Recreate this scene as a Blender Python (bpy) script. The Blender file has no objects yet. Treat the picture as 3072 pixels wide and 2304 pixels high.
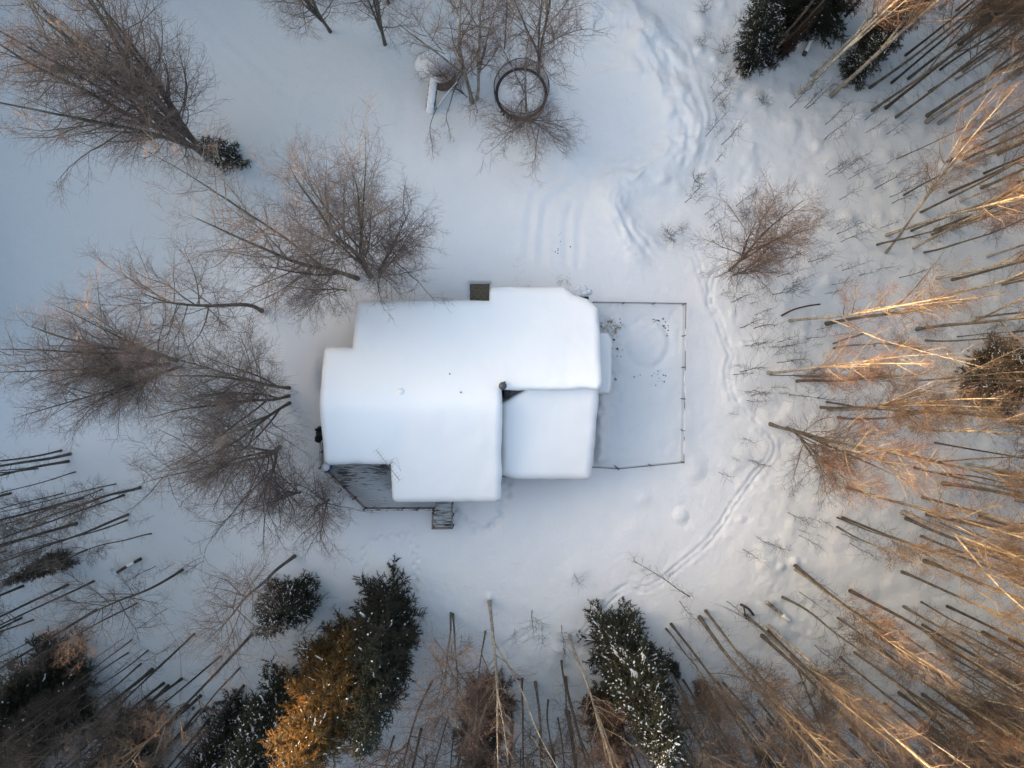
import bpy, math, random
import numpy as np
from mathutils import Vector, Quaternion, Matrix

# ------------------------------------------------------------------ camera, light, exposure
SC = bpy.context.scene
COL = SC.collection
CAMZ = 55.0
KPX = 80.0 / 3072.0                      # metres on the snow per photo pixel


def W(px, py, z=0.0):
    """world point seen at photo pixel (px, py) if it lies at height z"""
    f = KPX * (CAMZ - z) / CAMZ
    return np.array([(px - 1536.0) * f, (1152.0 - py) * f, z])


cam_d = bpy.data.cameras.new('drone_camera')
cam_d.sensor_width = 36.0
cam_d.lens = 36.0 * CAMZ / 80.0
cam_d.clip_start = 0.5
cam_d.clip_end = 2000.0
cam = bpy.data.objects.new('drone_camera', cam_d)
cam.location = (0, 0, CAMZ)
cam.rotation_euler = (0, 0, 0)
COL.objects.link(cam)
SC.camera = cam

SUN_EL = math.radians(10.8)
SUN_TO = Vector((-0.94, 0.34, 0.0)).normalized()      # horizontal direction towards the sun
world = bpy.data.worlds.new('World')
SC.world = world
world.use_nodes = True
wn = world.node_tree.nodes
wl = world.node_tree.links
wn.clear()
w_out = wn.new('ShaderNodeOutputWorld')
w_bg = wn.new('ShaderNodeBackground')
w_sky = wn.new('ShaderNodeTexSky')
w_sky.sky_type = 'NISHITA'
w_sky.sun_disc = False
w_sky.sun_elevation = SUN_EL
w_sky.sun_rotation = math.atan2(SUN_TO.x, SUN_TO.y)
w_sky.air_density = 1.0
w_sky.dust_density = 3.6
w_sky.ozone_density = 0.0
w_bg.inputs['Strength'].default_value = 0.15
wl.new(w_sky.outputs['Color'], w_bg.inputs['Color'])
wl.new(w_bg.outputs['Background'], w_out.inputs['Surface'])

sun_d = bpy.data.lights.new('low_sun', 'SUN')
sun_d.energy = 3.3
sun_d.angle = math.radians(0.6)
sun_d.color = (1.0, 0.60, 0.25)
sun = bpy.data.objects.new('low_sun', sun_d)
sdir = Vector((SUN_TO.x * math.cos(SUN_EL), SUN_TO.y * math.cos(SUN_EL), math.sin(SUN_EL)))
sun.rotation_euler = sdir.to_track_quat('Z', 'Y').to_euler()
sun.location = (-60, 20, 60)
COL.objects.link(sun)

SC.view_settings.view_transform = 'Standard'
SC.view_settings.look = 'None'
SC.view_settings.exposure = 2.28
SC.view_settings.gamma = 1.0
SC.view_settings.use_curve_mapping = False
SC.cycles.max_bounces = 6
SC.cycles.diffuse_bounces = 3
SC.cycles.transparent_max_bounces = 16

RNG = np.random.default_rng(7)
random.seed(7)


# ------------------------------------------------------------------ helpers: objects
def link(o, parent=None):
    COL.objects.link(o)
    if parent is not None:
        o.parent = parent
    return o


def tag(o, label=None, cat=None, group=None, kind=None):
    if label:
        o['label'] = label
    if cat:
        o['category'] = cat
    if group:
        o['group'] = group
    if kind:
        o['kind'] = kind
    return o


def empty(name, loc=(0, 0, 0), rot=None):
    o = bpy.data.objects.new(name, None)
    o.empty_display_size = 0.3
    o.location = loc
    if rot is not None:
        o.rotation_mode = 'QUATERNION'
        o.rotation_quaternion = rot
    return link(o)


class Geo:
    """collects polygons of 3 or 4 corners"""

    def __init__(self):
        self.v, self.q, self.t, self.n = [], [], [], 0
        self.qm, self.tm = [], []

    def add(self, v, q=None, t=None, m=0):
        v = np.asarray(v, dtype=np.float64).reshape(-1, 3)
        if q is not None and len(q):
            q = np.asarray(q, dtype=np.int64).reshape(-1, 4) + self.n
            self.q.append(q)
            self.qm.append(np.full(len(q), m))
        if t is not None and len(t):
            t = np.asarray(t, dtype=np.int64).reshape(-1, 3) + self.n
            self.t.append(t)
            self.tm.append(np.full(len(t), m))
        self.v.append(v)
        self.n += len(v)

    def mesh(self, name, mats, smooth=True):
        v = np.concatenate(self.v)
        q = np.concatenate(self.q) if self.q else np.zeros((0, 4), np.int64)
        t = np.concatenate(self.t) if self.t else np.zeros((0, 3), np.int64)
        mi = np.concatenate((self.qm or [np.zeros(0)]) + (self.tm or [np.zeros(0)])).astype(np.int32)
        me = bpy.data.meshes.new(name)
        me.vertices.add(len(v))
        me.vertices.foreach_set('co', v.astype(np.float32).ravel())
        loops = np.concatenate([q.ravel(), t.ravel()]).astype(np.int32)
        me.loops.add(len(loops))
        me.loops.foreach_set('vertex_index', loops)
        me.polygons.add(len(q) + len(t))
        st = np.concatenate([np.arange(len(q)) * 4, len(q) * 4 + np.arange(len(t)) * 3]).astype(np.int32)
        me.polygons.foreach_set('loop_start', st)
        for m in (mats if isinstance(mats, (list, tuple)) else [mats]):
            me.materials.append(m)
        me.polygons.foreach_set('material_index', mi)
        if smooth:
            me.polygons.foreach_set('use_smooth', np.ones(len(mi), dtype=bool))
        me.update(calc_edges=True)
        me.validate()
        return me

    def obj(self, name, mats, parent=None, smooth=True):
        return link(bpy.data.objects.new(name, self.mesh(name, mats, smooth)), parent)

    # shapes
    def box(self, c, s, rz=0.0, m=0, rx=0.0):
        c = np.asarray(c, float)
        s = np.asarray(s, float) / 2
        p = np.array([[x, y, z] for x in (-1, 1) for y in (-1, 1) for z in (-1, 1)], float) * s
        R = np.array(Matrix.Rotation(rz, 3, 'Z') @ Matrix.Rotation(rx, 3, 'X'))
        p = p @ R.T + c
        self.add(p, [[0, 1, 3, 2], [4, 6, 7, 5], [0, 4, 5, 1], [2, 3, 7, 6], [0, 2, 6, 4], [1, 5, 7, 3]], m=m)
        return self

    def bar(self, a, b, w, h=None, m=0):
        """square-cut bar from a to b, w wide and h high"""
        a, b = np.asarray(a, float), np.asarray(b, float)
        h = w if h is None else h
        d = b - a
        L = np.linalg.norm(d)
        d = d / L
        up = np.array([0, 0, 1.0]) if abs(d[2]) < 0.95 else np.array([0, 1.0, 0])
        s = np.cross(d, up)
        s /= np.linalg.norm(s)
        u = np.cross(s, d)
        p = []
        for e in (a, b):
            for i, j in ((-1, -1), (1, -1), (1, 1), (-1, 1)):
                p.append(e + s * i * w / 2 + u * j * h / 2)
        self.add(p, [[0, 3, 2, 1], [4, 5, 6, 7], [0, 1, 5, 4], [1, 2, 6, 5], [2, 3, 7, 6], [3, 0, 4, 7]], m=m)
        return self

    def tubes(self, P, R, sides=3, m=0):
        """P (n,k,3) polylines, R (n,k) radii; every tube ends in a point"""
        P = np.asarray(P, float)
        n, k, _ = P.shape
        T = np.gradient(P, axis=1)
        T /= np.linalg.norm(T, axis=2, keepdims=True) + 1e-9
        ref = np.zeros_like(T)
        ref[..., 0] = 0.31
        ref[..., 1] = 0.87
        ref[..., 2] = 0.38
        A = np.cross(T, ref)
        A /= np.linalg.norm(A, axis=2, keepdims=True) + 1e-9
        B = np.cross(T, A)
        th = np.arange(sides) * 2 * math.pi / sides
        ring = (P[:, :-1, None, :] + R[:, :-1, None, None] *
                (np.cos(th)[None, None, :, None] * A[:, :-1, None, :] + np.sin(th)[None, None, :, None] * B[:, :-1, None, :]))
        kk = k - 1
        per = kk * sides + 1
        V = np.concatenate([ring.reshape(n, kk * sides, 3), P[:, -1:, :]], axis=1)
        base = (np.arange(n) * per)[:, None]
        qs = []
        for j in range(kk - 1):
            for s in range(sides):
                s2 = (s + 1) % sides
                qs.append([j * sides + s, j * sides + s2, (j + 1) * sides + s2, (j + 1) * sides + s])
        ts = [[(kk - 1) * sides + s, (kk - 1) * sides + (s + 1) % sides, kk * sides] for s in range(sides)]
        q = (base[:, :, None] + np.array(qs)[None]).reshape(-1, 4) if qs else None
        t = (base[:, :, None] + np.array(ts)[None]).reshape(-1, 3)
        self.add(V.reshape(-1, 3), q, t, m=m)
        return self

    def tube(self, pts, r, sides=8, m=0):
        pts = np.asarray(pts, float)
        r = np.full(len(pts), r, float) if np.isscalar(r) else np.asarray(r, float)
        # closed flat ends
        pts = np.concatenate([pts[:1] - 1e-4 * (pts[1:2] - pts[:1]), pts, pts[-1:] + 1e-4 * (pts[-1:] - pts[-2:-1])])
        r = np.concatenate([[0.001], r, [0.001]])
        self.tubes(pts[None], r[None], sides, m)
        return self

    def lathe(self, prof, n=24, c=(0, 0, 0), m=0):
        prof = np.asarray(prof, float)
        th = np.arange(n) * 2 * math.pi / n
        V = np.stack([prof[:, None, 0] * np.cos(th), prof[:, None, 0] * np.sin(th), np.repeat(prof[:, 1:2], n, 1)], -1) + np.asarray(c)
        q = []
        for j in range(len(prof) - 1):
            for s in range(n):
                q.append([j * n + s, j * n + (s + 1) % n, (j + 1) * n + (s + 1) % n, (j + 1) * n + s])
        self.add(V.reshape(-1, 3), q, m=m)
        return self

    def blobs(self, C, S, m=0, rng=RNG, lump=0.18, turn=None):
        """flattened lumpy ellipsoids; C (n,3), S (n,3) half sizes"""
        C, S = np.asarray(C, float), np.asarray(S, float)
        n = len(C)
        nu, rows = 7, np.array([-0.6, 0.1, 0.7])
        th = np.arange(nu) * 2 * math.pi / nu
        rr = np.sqrt(1 - rows ** 2)
        U = np.stack([rr[:, None] * np.cos(th), rr[:, None] * np.sin(th), np.repeat(rows[:, None], nu, 1)], -1).reshape(-1, 3)
        U = np.concatenate([U, [[0, 0, -1.0], [0, 0, 1.0]]])
        k = len(U)
        jit = 1 + rng.normal(0, lump, (n, k, 1))
        rot = rng.uniform(0, 6.28, n) if turn is None else np.asarray(turn)
        c, s = np.cos(rot)[:, None], np.sin(rot)[:, None]
        p = U[None] * S[:, None, :] * jit
        x = p[..., 0] * c - p[..., 1] * s
        y = p[..., 0] * s + p[..., 1] * c
        V = np.stack([x, y, p[..., 2]], -1) + C[:, None, :]
        q, t = [], []
        for j in range(2):
            for i in range(nu):
                q.append([j * nu + i, j * nu + (i + 1) % nu, (j + 1) * nu + (i + 1) % nu, (j + 1) * nu + i])
        for i in range(nu):
            t.append([(i + 1) % nu, i, 3 * nu])
            t.append([2 * nu + i, 2 * nu + (i + 1) % nu, 3 * nu + 1])
        b = (np.arange(n) * k)[:, None, None]
        self.add(V.reshape(-1, 3), (b + np.array(q)[None]).reshape(-1, 4), (b + np.array(t)[None]).reshape(-1, 3), m=m)
        return self


# ------------------------------------------------------------------ helpers: materials
def new_mat(name):
    m = bpy.data.materials.new(name)
    m.use_nodes = True
    nt = m.node_tree
    b = nt.nodes['Principled BSDF']
    return m, nt, b


def ramp(nt, fac, stops):
    r = nt.nodes.new('ShaderNodeValToRGB')
    el = r.color_ramp.elements
    while len(el) < len(stops):
        el.new(0.5)
    for e, (p, c) in zip(el, stops):
        e.position = p
        e.color = (c[0], c[1], c[2], 1)
    nt.links.new(fac, r.inputs['Fac'])
    return r.outputs['Color']


def noise(nt, scale, detail=4.0, rough=0.55, stretch=None, coord='Object'):
    tc = nt.nodes.new('ShaderNodeTexCoord')
    src = tc.outputs[coord]
    if stretch:
        mp = nt.nodes.new('ShaderNodeMapping')
        mp.inputs['Scale'].default_value = stretch
        nt.links.new(src, mp.inputs['Vector'])
        src = mp.outputs['Vector']
    n = nt.nodes.new('ShaderNodeTexNoise')
    n.inputs['Scale'].default_value = scale
    n.inputs['Detail'].default_value = detail
    n.inputs['Roughness'].default_value = rough
    nt.links.new(src, n.inputs['Vector'])
    return n.outputs['Fac']


def bump(nt, b, h, strength, dist):
    n = nt.nodes.new('ShaderNodeBump')
    n.inputs['Strength'].default_value = strength
    n.inputs['Distance'].default_value = dist
    nt.links.new(h, n.inputs['Height'])
    nt.links.new(n.outputs['Normal'], b.inputs['Normal'])


def mix(nt, fac, a, c):
    x = nt.nodes.new('ShaderNodeMix')
    x.data_type = 'RGBA'
    for sock, val in ((x.inputs[0], fac), (x.inputs[6], a), (x.inputs[7], c)):
        if isinstance(val, (int, float)):
            sock.default_value = val
        elif isinstance(val, tuple):
            sock.default_value = (val[0], val[1], val[2], 1)
        else:
            nt.links.new(val, sock)
    return x.outputs[2]


def simple(name, c1, c2, scale, rough=0.8, stretch=None, bstr=0.3, bdist=0.01, lo=0.35, hi=0.65, per_object=0.0, metallic=0.0):
    m, nt, b = new_mat(name)
    f = noise(nt, scale, stretch=stretch)
    col = ramp(nt, f, [(lo, c1), (hi, c2)])
    if per_object:
        oi = nt.nodes.new('ShaderNodeObjectInfo')
        mul = nt.nodes.new('ShaderNodeMath')
        mul.operation = 'MULTIPLY'
        mul.inputs[1].default_value = per_object
        nt.links.new(oi.outputs['Random'], mul.inputs[0])
        col = mix(nt, mul.outputs[0], col, tuple(0.45 * x for x in c1))
    nt.links.new(col, b.inputs['Base Color'])
    b.inputs['Roughness'].default_value = rough
    b.inputs['Metallic'].default_value = metallic
    if bstr:
        bump(nt, b, f, bstr, bdist)
    return m


def snow_mat(name, c, big=0.06, grain=1.0, warm=None):
    m, nt, b = new_mat(name)
    f1 = noise(nt, 0.11, 3)
    f2 = noise(nt, 1.7, 5, 0.6)
    f3 = noise(nt, 11.0, 4, 0.7)
    lo = tuple(x * (1 - big) for x in c)
    col = ramp(nt, f1, [(0.3, lo), (0.7, c)])
    if warm:
        f4 = noise(nt, 0.23, 4, 0.65)
        col = mix(nt, ramp(nt, f4, [(0.55, (0, 0, 0)), (0.75, (1, 1, 1))]), col, warm)
    nt.links.new(col, b.inputs['Base Color'])
    b.inputs['Roughness'].default_value = 0.75
    b.inputs['Specular IOR Level'].default_value = 0.25
    ad = nt.nodes.new('ShaderNodeMath')
    ad.operation = 'MULTIPLY_ADD'
    ad.inputs[1].default_value = 0.25
    nt.links.new(f3, ad.inputs[0])
    nt.links.new(f2, ad.inputs[2])
    bump(nt, b, ad.outputs[0], min(1.0, 0.5 * grain), 0.12)
    return m


M = {}
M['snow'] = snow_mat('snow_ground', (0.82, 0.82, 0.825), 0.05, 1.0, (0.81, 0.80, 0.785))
# greyer, speckled snow: light falloff towards the edges painted into the colour
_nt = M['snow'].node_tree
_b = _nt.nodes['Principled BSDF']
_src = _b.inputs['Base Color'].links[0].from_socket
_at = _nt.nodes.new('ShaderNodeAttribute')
_at.attribute_name = 'edge_falloff'
_speck = noise(_nt, 5.5, 5, 0.7)
_sp = ramp(_nt, _speck, [(0.60, (0.60, 0.622, 0.632)), (0.76, (0.47, 0.48, 0.49))])
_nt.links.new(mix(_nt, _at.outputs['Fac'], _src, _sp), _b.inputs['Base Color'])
M['roof_snow'] = snow_mat('snow_roof', (0.90, 0.895, 0.895), 0.03, 0.12)
M['tree_snow'] = snow_mat('snow_on_trees', (0.82, 0.84, 0.87), 0.05, 0.5)


def bark(name, pale, dark, thr, per):
    m, nt, b = new_mat(name)
    f = noise(nt, 1.0, 5, 0.6, stretch=(4.0, 4.0, 7.0))
    f2 = noise(nt, 0.9, 3, 0.5)
    col = ramp(nt, f, [(thr - 0.10, pale), (thr, tuple(0.6 * x for x in pale)), (thr + 0.07, dark)])
    col = mix(nt, ramp(nt, f2, [(0.42, (0, 0, 0)), (0.72, (0.75, 0.75, 0.75))]), col, dark)
    oi = nt.nodes.new('ShaderNodeObjectInfo')
    mul = nt.nodes.new('ShaderNodeMath')
    mul.operation = 'MULTIPLY'
    mul.inputs[1].default_value = per
    nt.links.new(oi.outputs['Random'], mul.inputs[0])
    col = mix(nt, mul.outputs[0], col, dark)
    nt.links.new(col, b.inputs['Base Color'])
    b.inputs['Roughness'].default_value = 0.85
    b.inputs['Specular IOR Level'].default_value = 0.2
    bump(nt, b, f, 0.5, 0.02)
    return m


M['birch_bark'] = bark('birch_bark', (0.46, 0.42, 0.36), (0.06, 0.05, 0.045), 0.60, 0.35)
M['grey_bark'] = bark('grey_bark', (0.165, 0.145, 0.12), (0.04, 0.034, 0.029), 0.58, 0.5)
M['dark_bark'] = bark('dark_bark', (0.10, 0.085, 0.07), (0.03, 0.025, 0.022), 0.55, 0.3)
M['limb'] = simple('limb_bark', (0.08, 0.064, 0.052), (0.17, 0.14, 0.11), 2.0, 0.85, per_object=0.4, bstr=0.2)
M['limb_pale'] = simple('limb_pale_bark', (0.15, 0.125, 0.10), (0.34, 0.285, 0.225), 1.6, 0.85, per_object=0.3, bstr=0.2)
M['twig'] = simple('twig_bark', (0.105, 0.055, 0.038), (0.17, 0.085, 0.053), 0.6, 0.8, per_object=0.35, bstr=0.0)
M['twig_frost'] = simple('frosted_twigs', (0.15, 0.105, 0.09), (0.25, 0.175, 0.145), 0.6, 0.8, per_object=0.3, bstr=0.0)
M['twig_dark'] = simple('twig_dark_bark', (0.045, 0.034, 0.031), (0.085, 0.060, 0.050), 0.6, 0.8, per_object=0.35, bstr=0.0)
M['needles'] = simple('spruce_needles', (0.012, 0.016, 0.009), (0.034, 0.034, 0.013), 1.1, 0.7, bstr=0.0, per_object=0.3)
M['needles_sunlit'] = simple('spruce_needles_sunlit', (0.022, 0.020, 0.007), (0.17, 0.082, 0.009), 1.1, 0.7, bstr=0.0)  # gold of the low sun painted into the needle colour
M['needles_brown'] = simple('browned_needles', (0.025, 0.017, 0.010), (0.07, 0.036, 0.017), 1.1, 0.7, bstr=0.0)

M['metal_roof'] = simple('dark_metal_roof', (0.05, 0.05, 0.055), (0.11, 0.10, 0.095), 6, 0.5, bstr=0.1)
M['flashing_black'] = simple('black_flashing', (0.012, 0.012, 0.013), (0.025, 0.025, 0.025), 6, 0.7, bstr=0.1)
M['wall'] = simple('stained_siding', (0.10, 0.065, 0.045), (0.17, 0.11, 0.075), 3, 0.7, stretch=(1, 1, 14))
M['trim'] = simple('white_trim_paint', (0.55, 0.54, 0.52), (0.72, 0.71, 0.69), 4, 0.5, bstr=0.05)
M['glass'] = simple('window_glass', (0.02, 0.025, 0.03), (0.03, 0.035, 0.04), 1, 0.05, bstr=0.0)
M['door'] = simple('door_paint', (0.16, 0.05, 0.04), (0.2, 0.065, 0.05), 4, 0.5, bstr=0.05)
M['steel'] = simple('galvanised_steel', (0.22, 0.23, 0.24), (0.4, 0.41, 0.42), 9, 0.45, metallic=0.6, bstr=0.05)
M['dark_steel'] = simple('dark_fence_steel', (0.07, 0.075, 0.08), (0.14, 0.145, 0.15), 9, 0.5, metallic=0.4, bstr=0.05)
M['black'] = simple('black_plastic', (0.012, 0.012, 0.014), (0.03, 0.03, 0.032), 9, 0.6, bstr=0.1)
M['blue'] = simple('blue_plastic', (0.02, 0.10, 0.24), (0.03, 0.14, 0.32), 5, 0.4, bstr=0.05)
M['red_wood'] = simple('red_brown_stained_wood', (0.12, 0.06, 0.048), (0.22, 0.13, 0.105), 5, 0.8, stretch=(2, 2, 2))
M['grey_wood'] = simple('weathered_grey_wood', (0.16, 0.14, 0.125), (0.30, 0.27, 0.24), 5, 0.85)
M['brown_wood'] = simple('brown_stave_wood', (0.07, 0.04, 0.025), (0.14, 0.08, 0.05), 5, 0.8)
M['bare'] = simple('thawed_ground', (0.085, 0.07, 0.048), (0.19, 0.165, 0.12), 9, 0.95, bstr=0.9, bdist=0.05)
M['dung'] = simple('dark_clods', (0.02, 0.017, 0.013), (0.06, 0.045, 0.03), 8, 0.9)
M['straw'] = simple('straw', (0.32, 0.22, 0.08), (0.55, 0.42, 0.20), 8, 0.9, bstr=0.0)
M['stone'] = simple('dark_stone', (0.025, 0.025, 0.027), (0.08, 0.075, 0.07), 6, 0.9)

# planks: weathered boards with wind-blown snow dusted along them
m, nt, b = new_mat('snow_dusted_boards')
g = noise(nt, 1.0, 5, 0.6, stretch=(1.5, 40, 10), coord='Object')
tcg = nt.nodes.new('ShaderNodeNewGeometry')
mp = nt.nodes.new('ShaderNodeMapping')
mp.inputs['Scale'].default_value = (1.1, 9.0, 1.0)
nt.links.new(tcg.outputs['Position'], mp.inputs['Vector'])
nz = nt.nodes.new('ShaderNodeTexNoise')
nz.inputs['Scale'].default_value = 1.0
nz.inputs['Detail'].default_value = 7
nz.inputs['Roughness'].default_value = 0.62
nt.links.new(mp.outputs['Vector'], nz.inputs['Vector'])
wood = ramp(nt, g, [(0.3, (0.045, 0.043, 0.04)), (0.7, (0.13, 0.12, 0.11))])
mp2 = nt.nodes.new('ShaderNodeMapping')
mp2.inputs['Scale'].default_value = (0.45, 0.45, 1.0)
mp2.inputs['Location'].default_value = (7.3, 4.4, 0.0)
nt.links.new(tcg.outputs['Position'], mp2.inputs['Vector'])
nz2 = nt.nodes.new('ShaderNodeTexNoise')
nz2.inputs['Scale'].default_value = 1.0
nz2.inputs['Detail'].default_value = 3
nt.links.new(mp2.outputs['Vector'], nz2.inputs['Vector'])
av = nt.nodes.new('ShaderNodeMath')
av.operation = 'MULTIPLY_ADD'
av.inputs[1].default_value = 0.9
nt.links.new(nz2.outputs['Fac'], av.inputs[0])
nt.links.new(nz.outputs['Fac'], av.inputs[2])
cov = ramp(nt, av.outputs[0], [(0.76, (0.0, 0.0, 0.0)), (0.90, (0.92, 0.92, 0.92))])
nt.links.new(mix(nt, cov, wood, (0.72, 0.74, 0.76)), b.inputs['Base Color'])
b.inputs['Roughness'].default_value = 0.85
bump(nt, b, nz.outputs['Fac'], 0.4, 0.02)
M['boards'] = m

# safety net: a black woven mesh, mostly holes
m, nt, b = new_mat('black_safety_net')
b.inputs['Base Color'].default_value = (0.015, 0.016, 0.02, 1)
b.inputs['Roughness'].default_value = 0.8
tr = nt.nodes.new('ShaderNodeBsdfTransparent')
ms = nt.nodes.new('ShaderNodeMixShader')
ms.inputs[0].default_value = 0.32
out = nt.nodes['Material Output']
nt.links.new(tr.outputs[0], ms.inputs[1])
nt.links.new(b.outputs[0], ms.inputs[2])
nt.links.new(ms.outputs[0], out.inputs['Surface'])
M['net'] = m


# ------------------------------------------------------------------ ground
class VNoise:
    def __init__(self, seed):
        self.g = np.random.default_rng(seed).uniform(-1, 1, (256, 256))

    def __call__(self, x, y):
        xi, yi = np.floor(x).astype(int), np.floor(y).astype(int)
        fx, fy = x - xi, y - yi
        fx = fx * fx * fx * (fx * (fx * 6 - 15) + 10)
        fy = fy * fy * fy * (fy * (fy * 6 - 15) + 10)
        G = lambda a, c: self.g[a & 255, c & 255]
        return ((G(xi, yi) * (1 - fx) + G(xi + 1, yi) * fx) * (1 - fy) +
                (G(xi, yi + 1) * (1 - fx) + G(xi + 1, yi + 1) * fx) * fy)


N1, N2, N3 = VNoise(1), VNoise(2), VNoise(3)


def fbm(x, y, N, o=4):
    s, a = 0, 1.0
    ca, sa = math.cos(0.65), math.sin(0.65)
    for i in range(o):
        x, y = ca * x - sa * y, sa * x + ca * y
        s = s + a * N(x * 2 ** i + 17.3 * i, y * 2 ** i + 31.7 * i)
        a *= 0.5
    return s


def poly_dist(x, y, pts):
    """distance to a polyline, and signed side offset and arclength of nearest point"""
    best = np.full(x.shape, 1e9)
    side = np.zeros(x.shape)
    arc = np.zeros(x.shape)
    L = 0.0
    for (ax, ay), (bx, by) in zip(pts[:-1], pts[1:]):
        dx, dy = bx - ax, by - ay
        l = math.hypot(dx, dy)
        t = np.clip(((x - ax) * dx + (y - ay) * dy) / (l * l), 0, 1)
        px, py = x - ax - t * dx, y - ay - t * dy
        d = np.hypot(px, py)
        k = d < best
        best = np.where(k, d, best)
        side = np.where(k, (dx * (y - ay) - dy * (x - ax)) / l, side)
        arc = np.where(k, L + t * l, arc)
        L += l
    return best, side, arc


def tile(tx, ty, pts):
    return [(tx + 0.46293 * a, ty + 0.46293 * c) for a, c in pts]


def wxy(pts):
    return [tuple(W(a, c)[:2]) for a, c in pts]


def smooth_line(pts, n=6):
    pts = np.asarray(pts, float)
    out = []
    for i in range(len(pts) - 1):
        p0, p1, p2, p3 = pts[max(i - 1, 0)], pts[i], pts[i + 1], pts[min(i + 2, len(pts) - 1)]
        for j in range(n):
            t = j / n
            out.append(0.5 * ((2 * p1) + (-p0 + p2) * t + (2 * p0 - 5 * p1 + 4 * p2 - p3) * t * t + (-p0 + 3 * p1 - 3 * p2 + p3) * t ** 3))
    out.append(pts[-1])
    return [tuple(p) for p in out]


TRACK_A = smooth_line(wxy(tile(1536, 768, [(1020, -60), (1120, -30), (1190, 0), (1230, 130), (1290, 310), (1340, 420), (1390, 560), (1420, 640),
                                          (1400, 740), (1412, 850), (1460, 970), (1580, 1090), (1680, 1210), (1655, 1320), (1520, 1490), (1420, 1640)])
                          + tile(1536, 1536, [(1290, 170), (1060, 370), (940, 470), (850, 500), (780, 478), (700, 510), (600, 600), (520, 700), (450, 810), (420, 900)])))
TRACK_B = smooth_line(wxy(tile(1536, 1536, [(420, 880), (330, 860), (260, 790), (180, 760), (90, 775), (10, 830)])))
TRACK_C = smooth_line(wxy(tile(1536, 768, [(1420, 10), (1350, 60), (1300, 150), (1290, 240)])))
DOG_A = smooth_line(wxy(tile(768, 1536, [(1000, 150), (870, 165), (760, 190), (700, 250), (705, 380), (715, 440)])))
DOG_B = smooth_line(wxy(tile(768, 1536, [(985, 20), (1010, 150), (1030, 260), (1035, 380), (1030, 470), (1020, 560)])))
STEP_LOOP = smooth_line(wxy([(1358, 1530), (1400, 1570), (1445, 1590), (1490, 1565), (1515, 1510), (1522, 1460), (1515, 1435)]))
CAR = [smooth_line(wxy(tile(0, 0, p))) for p in ([(1020, -40), (1200, 180), (1420, 420), (1640, 640), (1900, 900)],
                                               [(1230, -40), (1400, 160), (1620, 380), (1900, 640)])]
PLOUGH = [smooth_line(wxy(tile(1536, 0, p))) for p in ([(100, 1659), (120, 1400), (160, 1250), (300, 1150)], [(190, 1700), (210, 1420), (260, 1300), (420, 1180)],
                                                       [(430, 1700), (440, 1450), (470, 1330)], [(355, 1700), (360, 1450), (390, 1330)])]
BERM = smooth_line(wxy(tile(1536, 0, [(380, 90), (620, 130), (800, 230), (900, 380), (980, 540), (1050, 690), (1090, 830), (1050, 1000), (900, 1120), (700, 1180), (640, 1320), (700, 1480), (800, 1600)])))
BERM2 = smooth_line(wxy(tile(1536, 0, [(520, -40), (720, 30), (900, 190), (1010, 340), (1130, 540), (1190, 760), (1150, 980)])))
BERM3 = [smooth_line(wxy(tile(1536, 0, p))) for p in ([(470, 300), (560, 320), (660, 350), (760, 420), (800, 480)], [(560, 480), (640, 465), (730, 490), (800, 505)],
                                                        [(480, 140), (600, 150), (720, 200), (800, 290)], [(200, 960), (260, 940), (330, 990), (380, 1040), (430, 1040)])]
KENNEL = wxy([(1779, 908), (2054, 910), (2050, 1390), (1855, 1406), (1776, 1400)])
BARE_LO, BARE_HI = W(1406, 904)[:2], W(1470, 848)[:2]

MOUNDS = [(2123, 530, 0.55, 0.42), (2200, 285, 0.5, 0.25), (2105, 75, 0.55, 0.3), (2165, 17, 0.45, 0.25), (2090, 45, 0.5, 0.2),
          (2096, 150, 0.4, 0.3), (2143, 180, 0.35, 0.3), (1930, 1495, 0.5, 0.16), (2073, 1250, 0.9, 0.10), (2268, 295, 0.65, 0.4),
          (2452, 438, 0.45, 0.35), (2545, 655, 0.5, 0.35), (2373, 380, 0.6, 0.3), (2364, 278, 0.5, 0.22), (2681, 551, 0.3, 0.25), (2614, 549, 0.3, 0.25),
          (2697, 580, 0.4, 0.28), (2600, 532, 0.35, 0.22), (2843, 502, 0.4, 0.25), (2681, 345, 0.4, 0.3), (2582, 347, 0.35, 0.25), (2654, 463, 0.35, 0.2),
          (2818, 980, 0.3, 0.3), (1720, 1722, 0.9, 0.16), (1990, 540, 0.4, 0.2), (2030, 565, 0.5, 0.2), (2300, 1690, 0.7, 0.25), (2385, 1685, 0.35, 0.3),
          (2345, 1700, 0.3, 0.25), (2410, 975, 0.4, 0.25), (2480, 850, 0.35, 0.2), (1675, 1950, 0.5, 0.3), (1690, 1900, 0.6, 0.2), (1468, 1792, 0.3, 0.3),
          (2840, 505, 0.35, 0.2), (2290, 1640, 0.5, 0.2), (1560, 620, 1.2, 0.12), (1650, 470, 0.8, 0.15), (1706, 486, 0.6, 0.15)]
_r = np.random.default_rng(3)
for _ in range(85):
    MOUNDS.append((_r.uniform(2180, 3072), _r.uniform(150, 1650), _r.uniform(0.15, 0.6), _r.uniform(0.04, 0.18)))


def sstep(a, c, x):
    t = np.clip((x - a) / (c - a), 0, 1)
    return t * t * (3 - 2 * t)


def in_poly(x, y, P):
    ins = np.zeros(x.shape, bool)
    n = len(P)
    for i in range(n):
        (ax, ay), (bx, by) = P[i], P[(i + 1) % n]
        c = ((ay > y) != (by > y)) & (x < (bx - ax) * (y - ay) / (by - ay + 1e-12) + ax)
        ins ^= c
    return ins


def sdf(x, y, P):
    d, _, _ = poly_dist(x, y, list(P) + [P[0]])
    return np.where(in_poly(x, y, P), -d, d)


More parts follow.
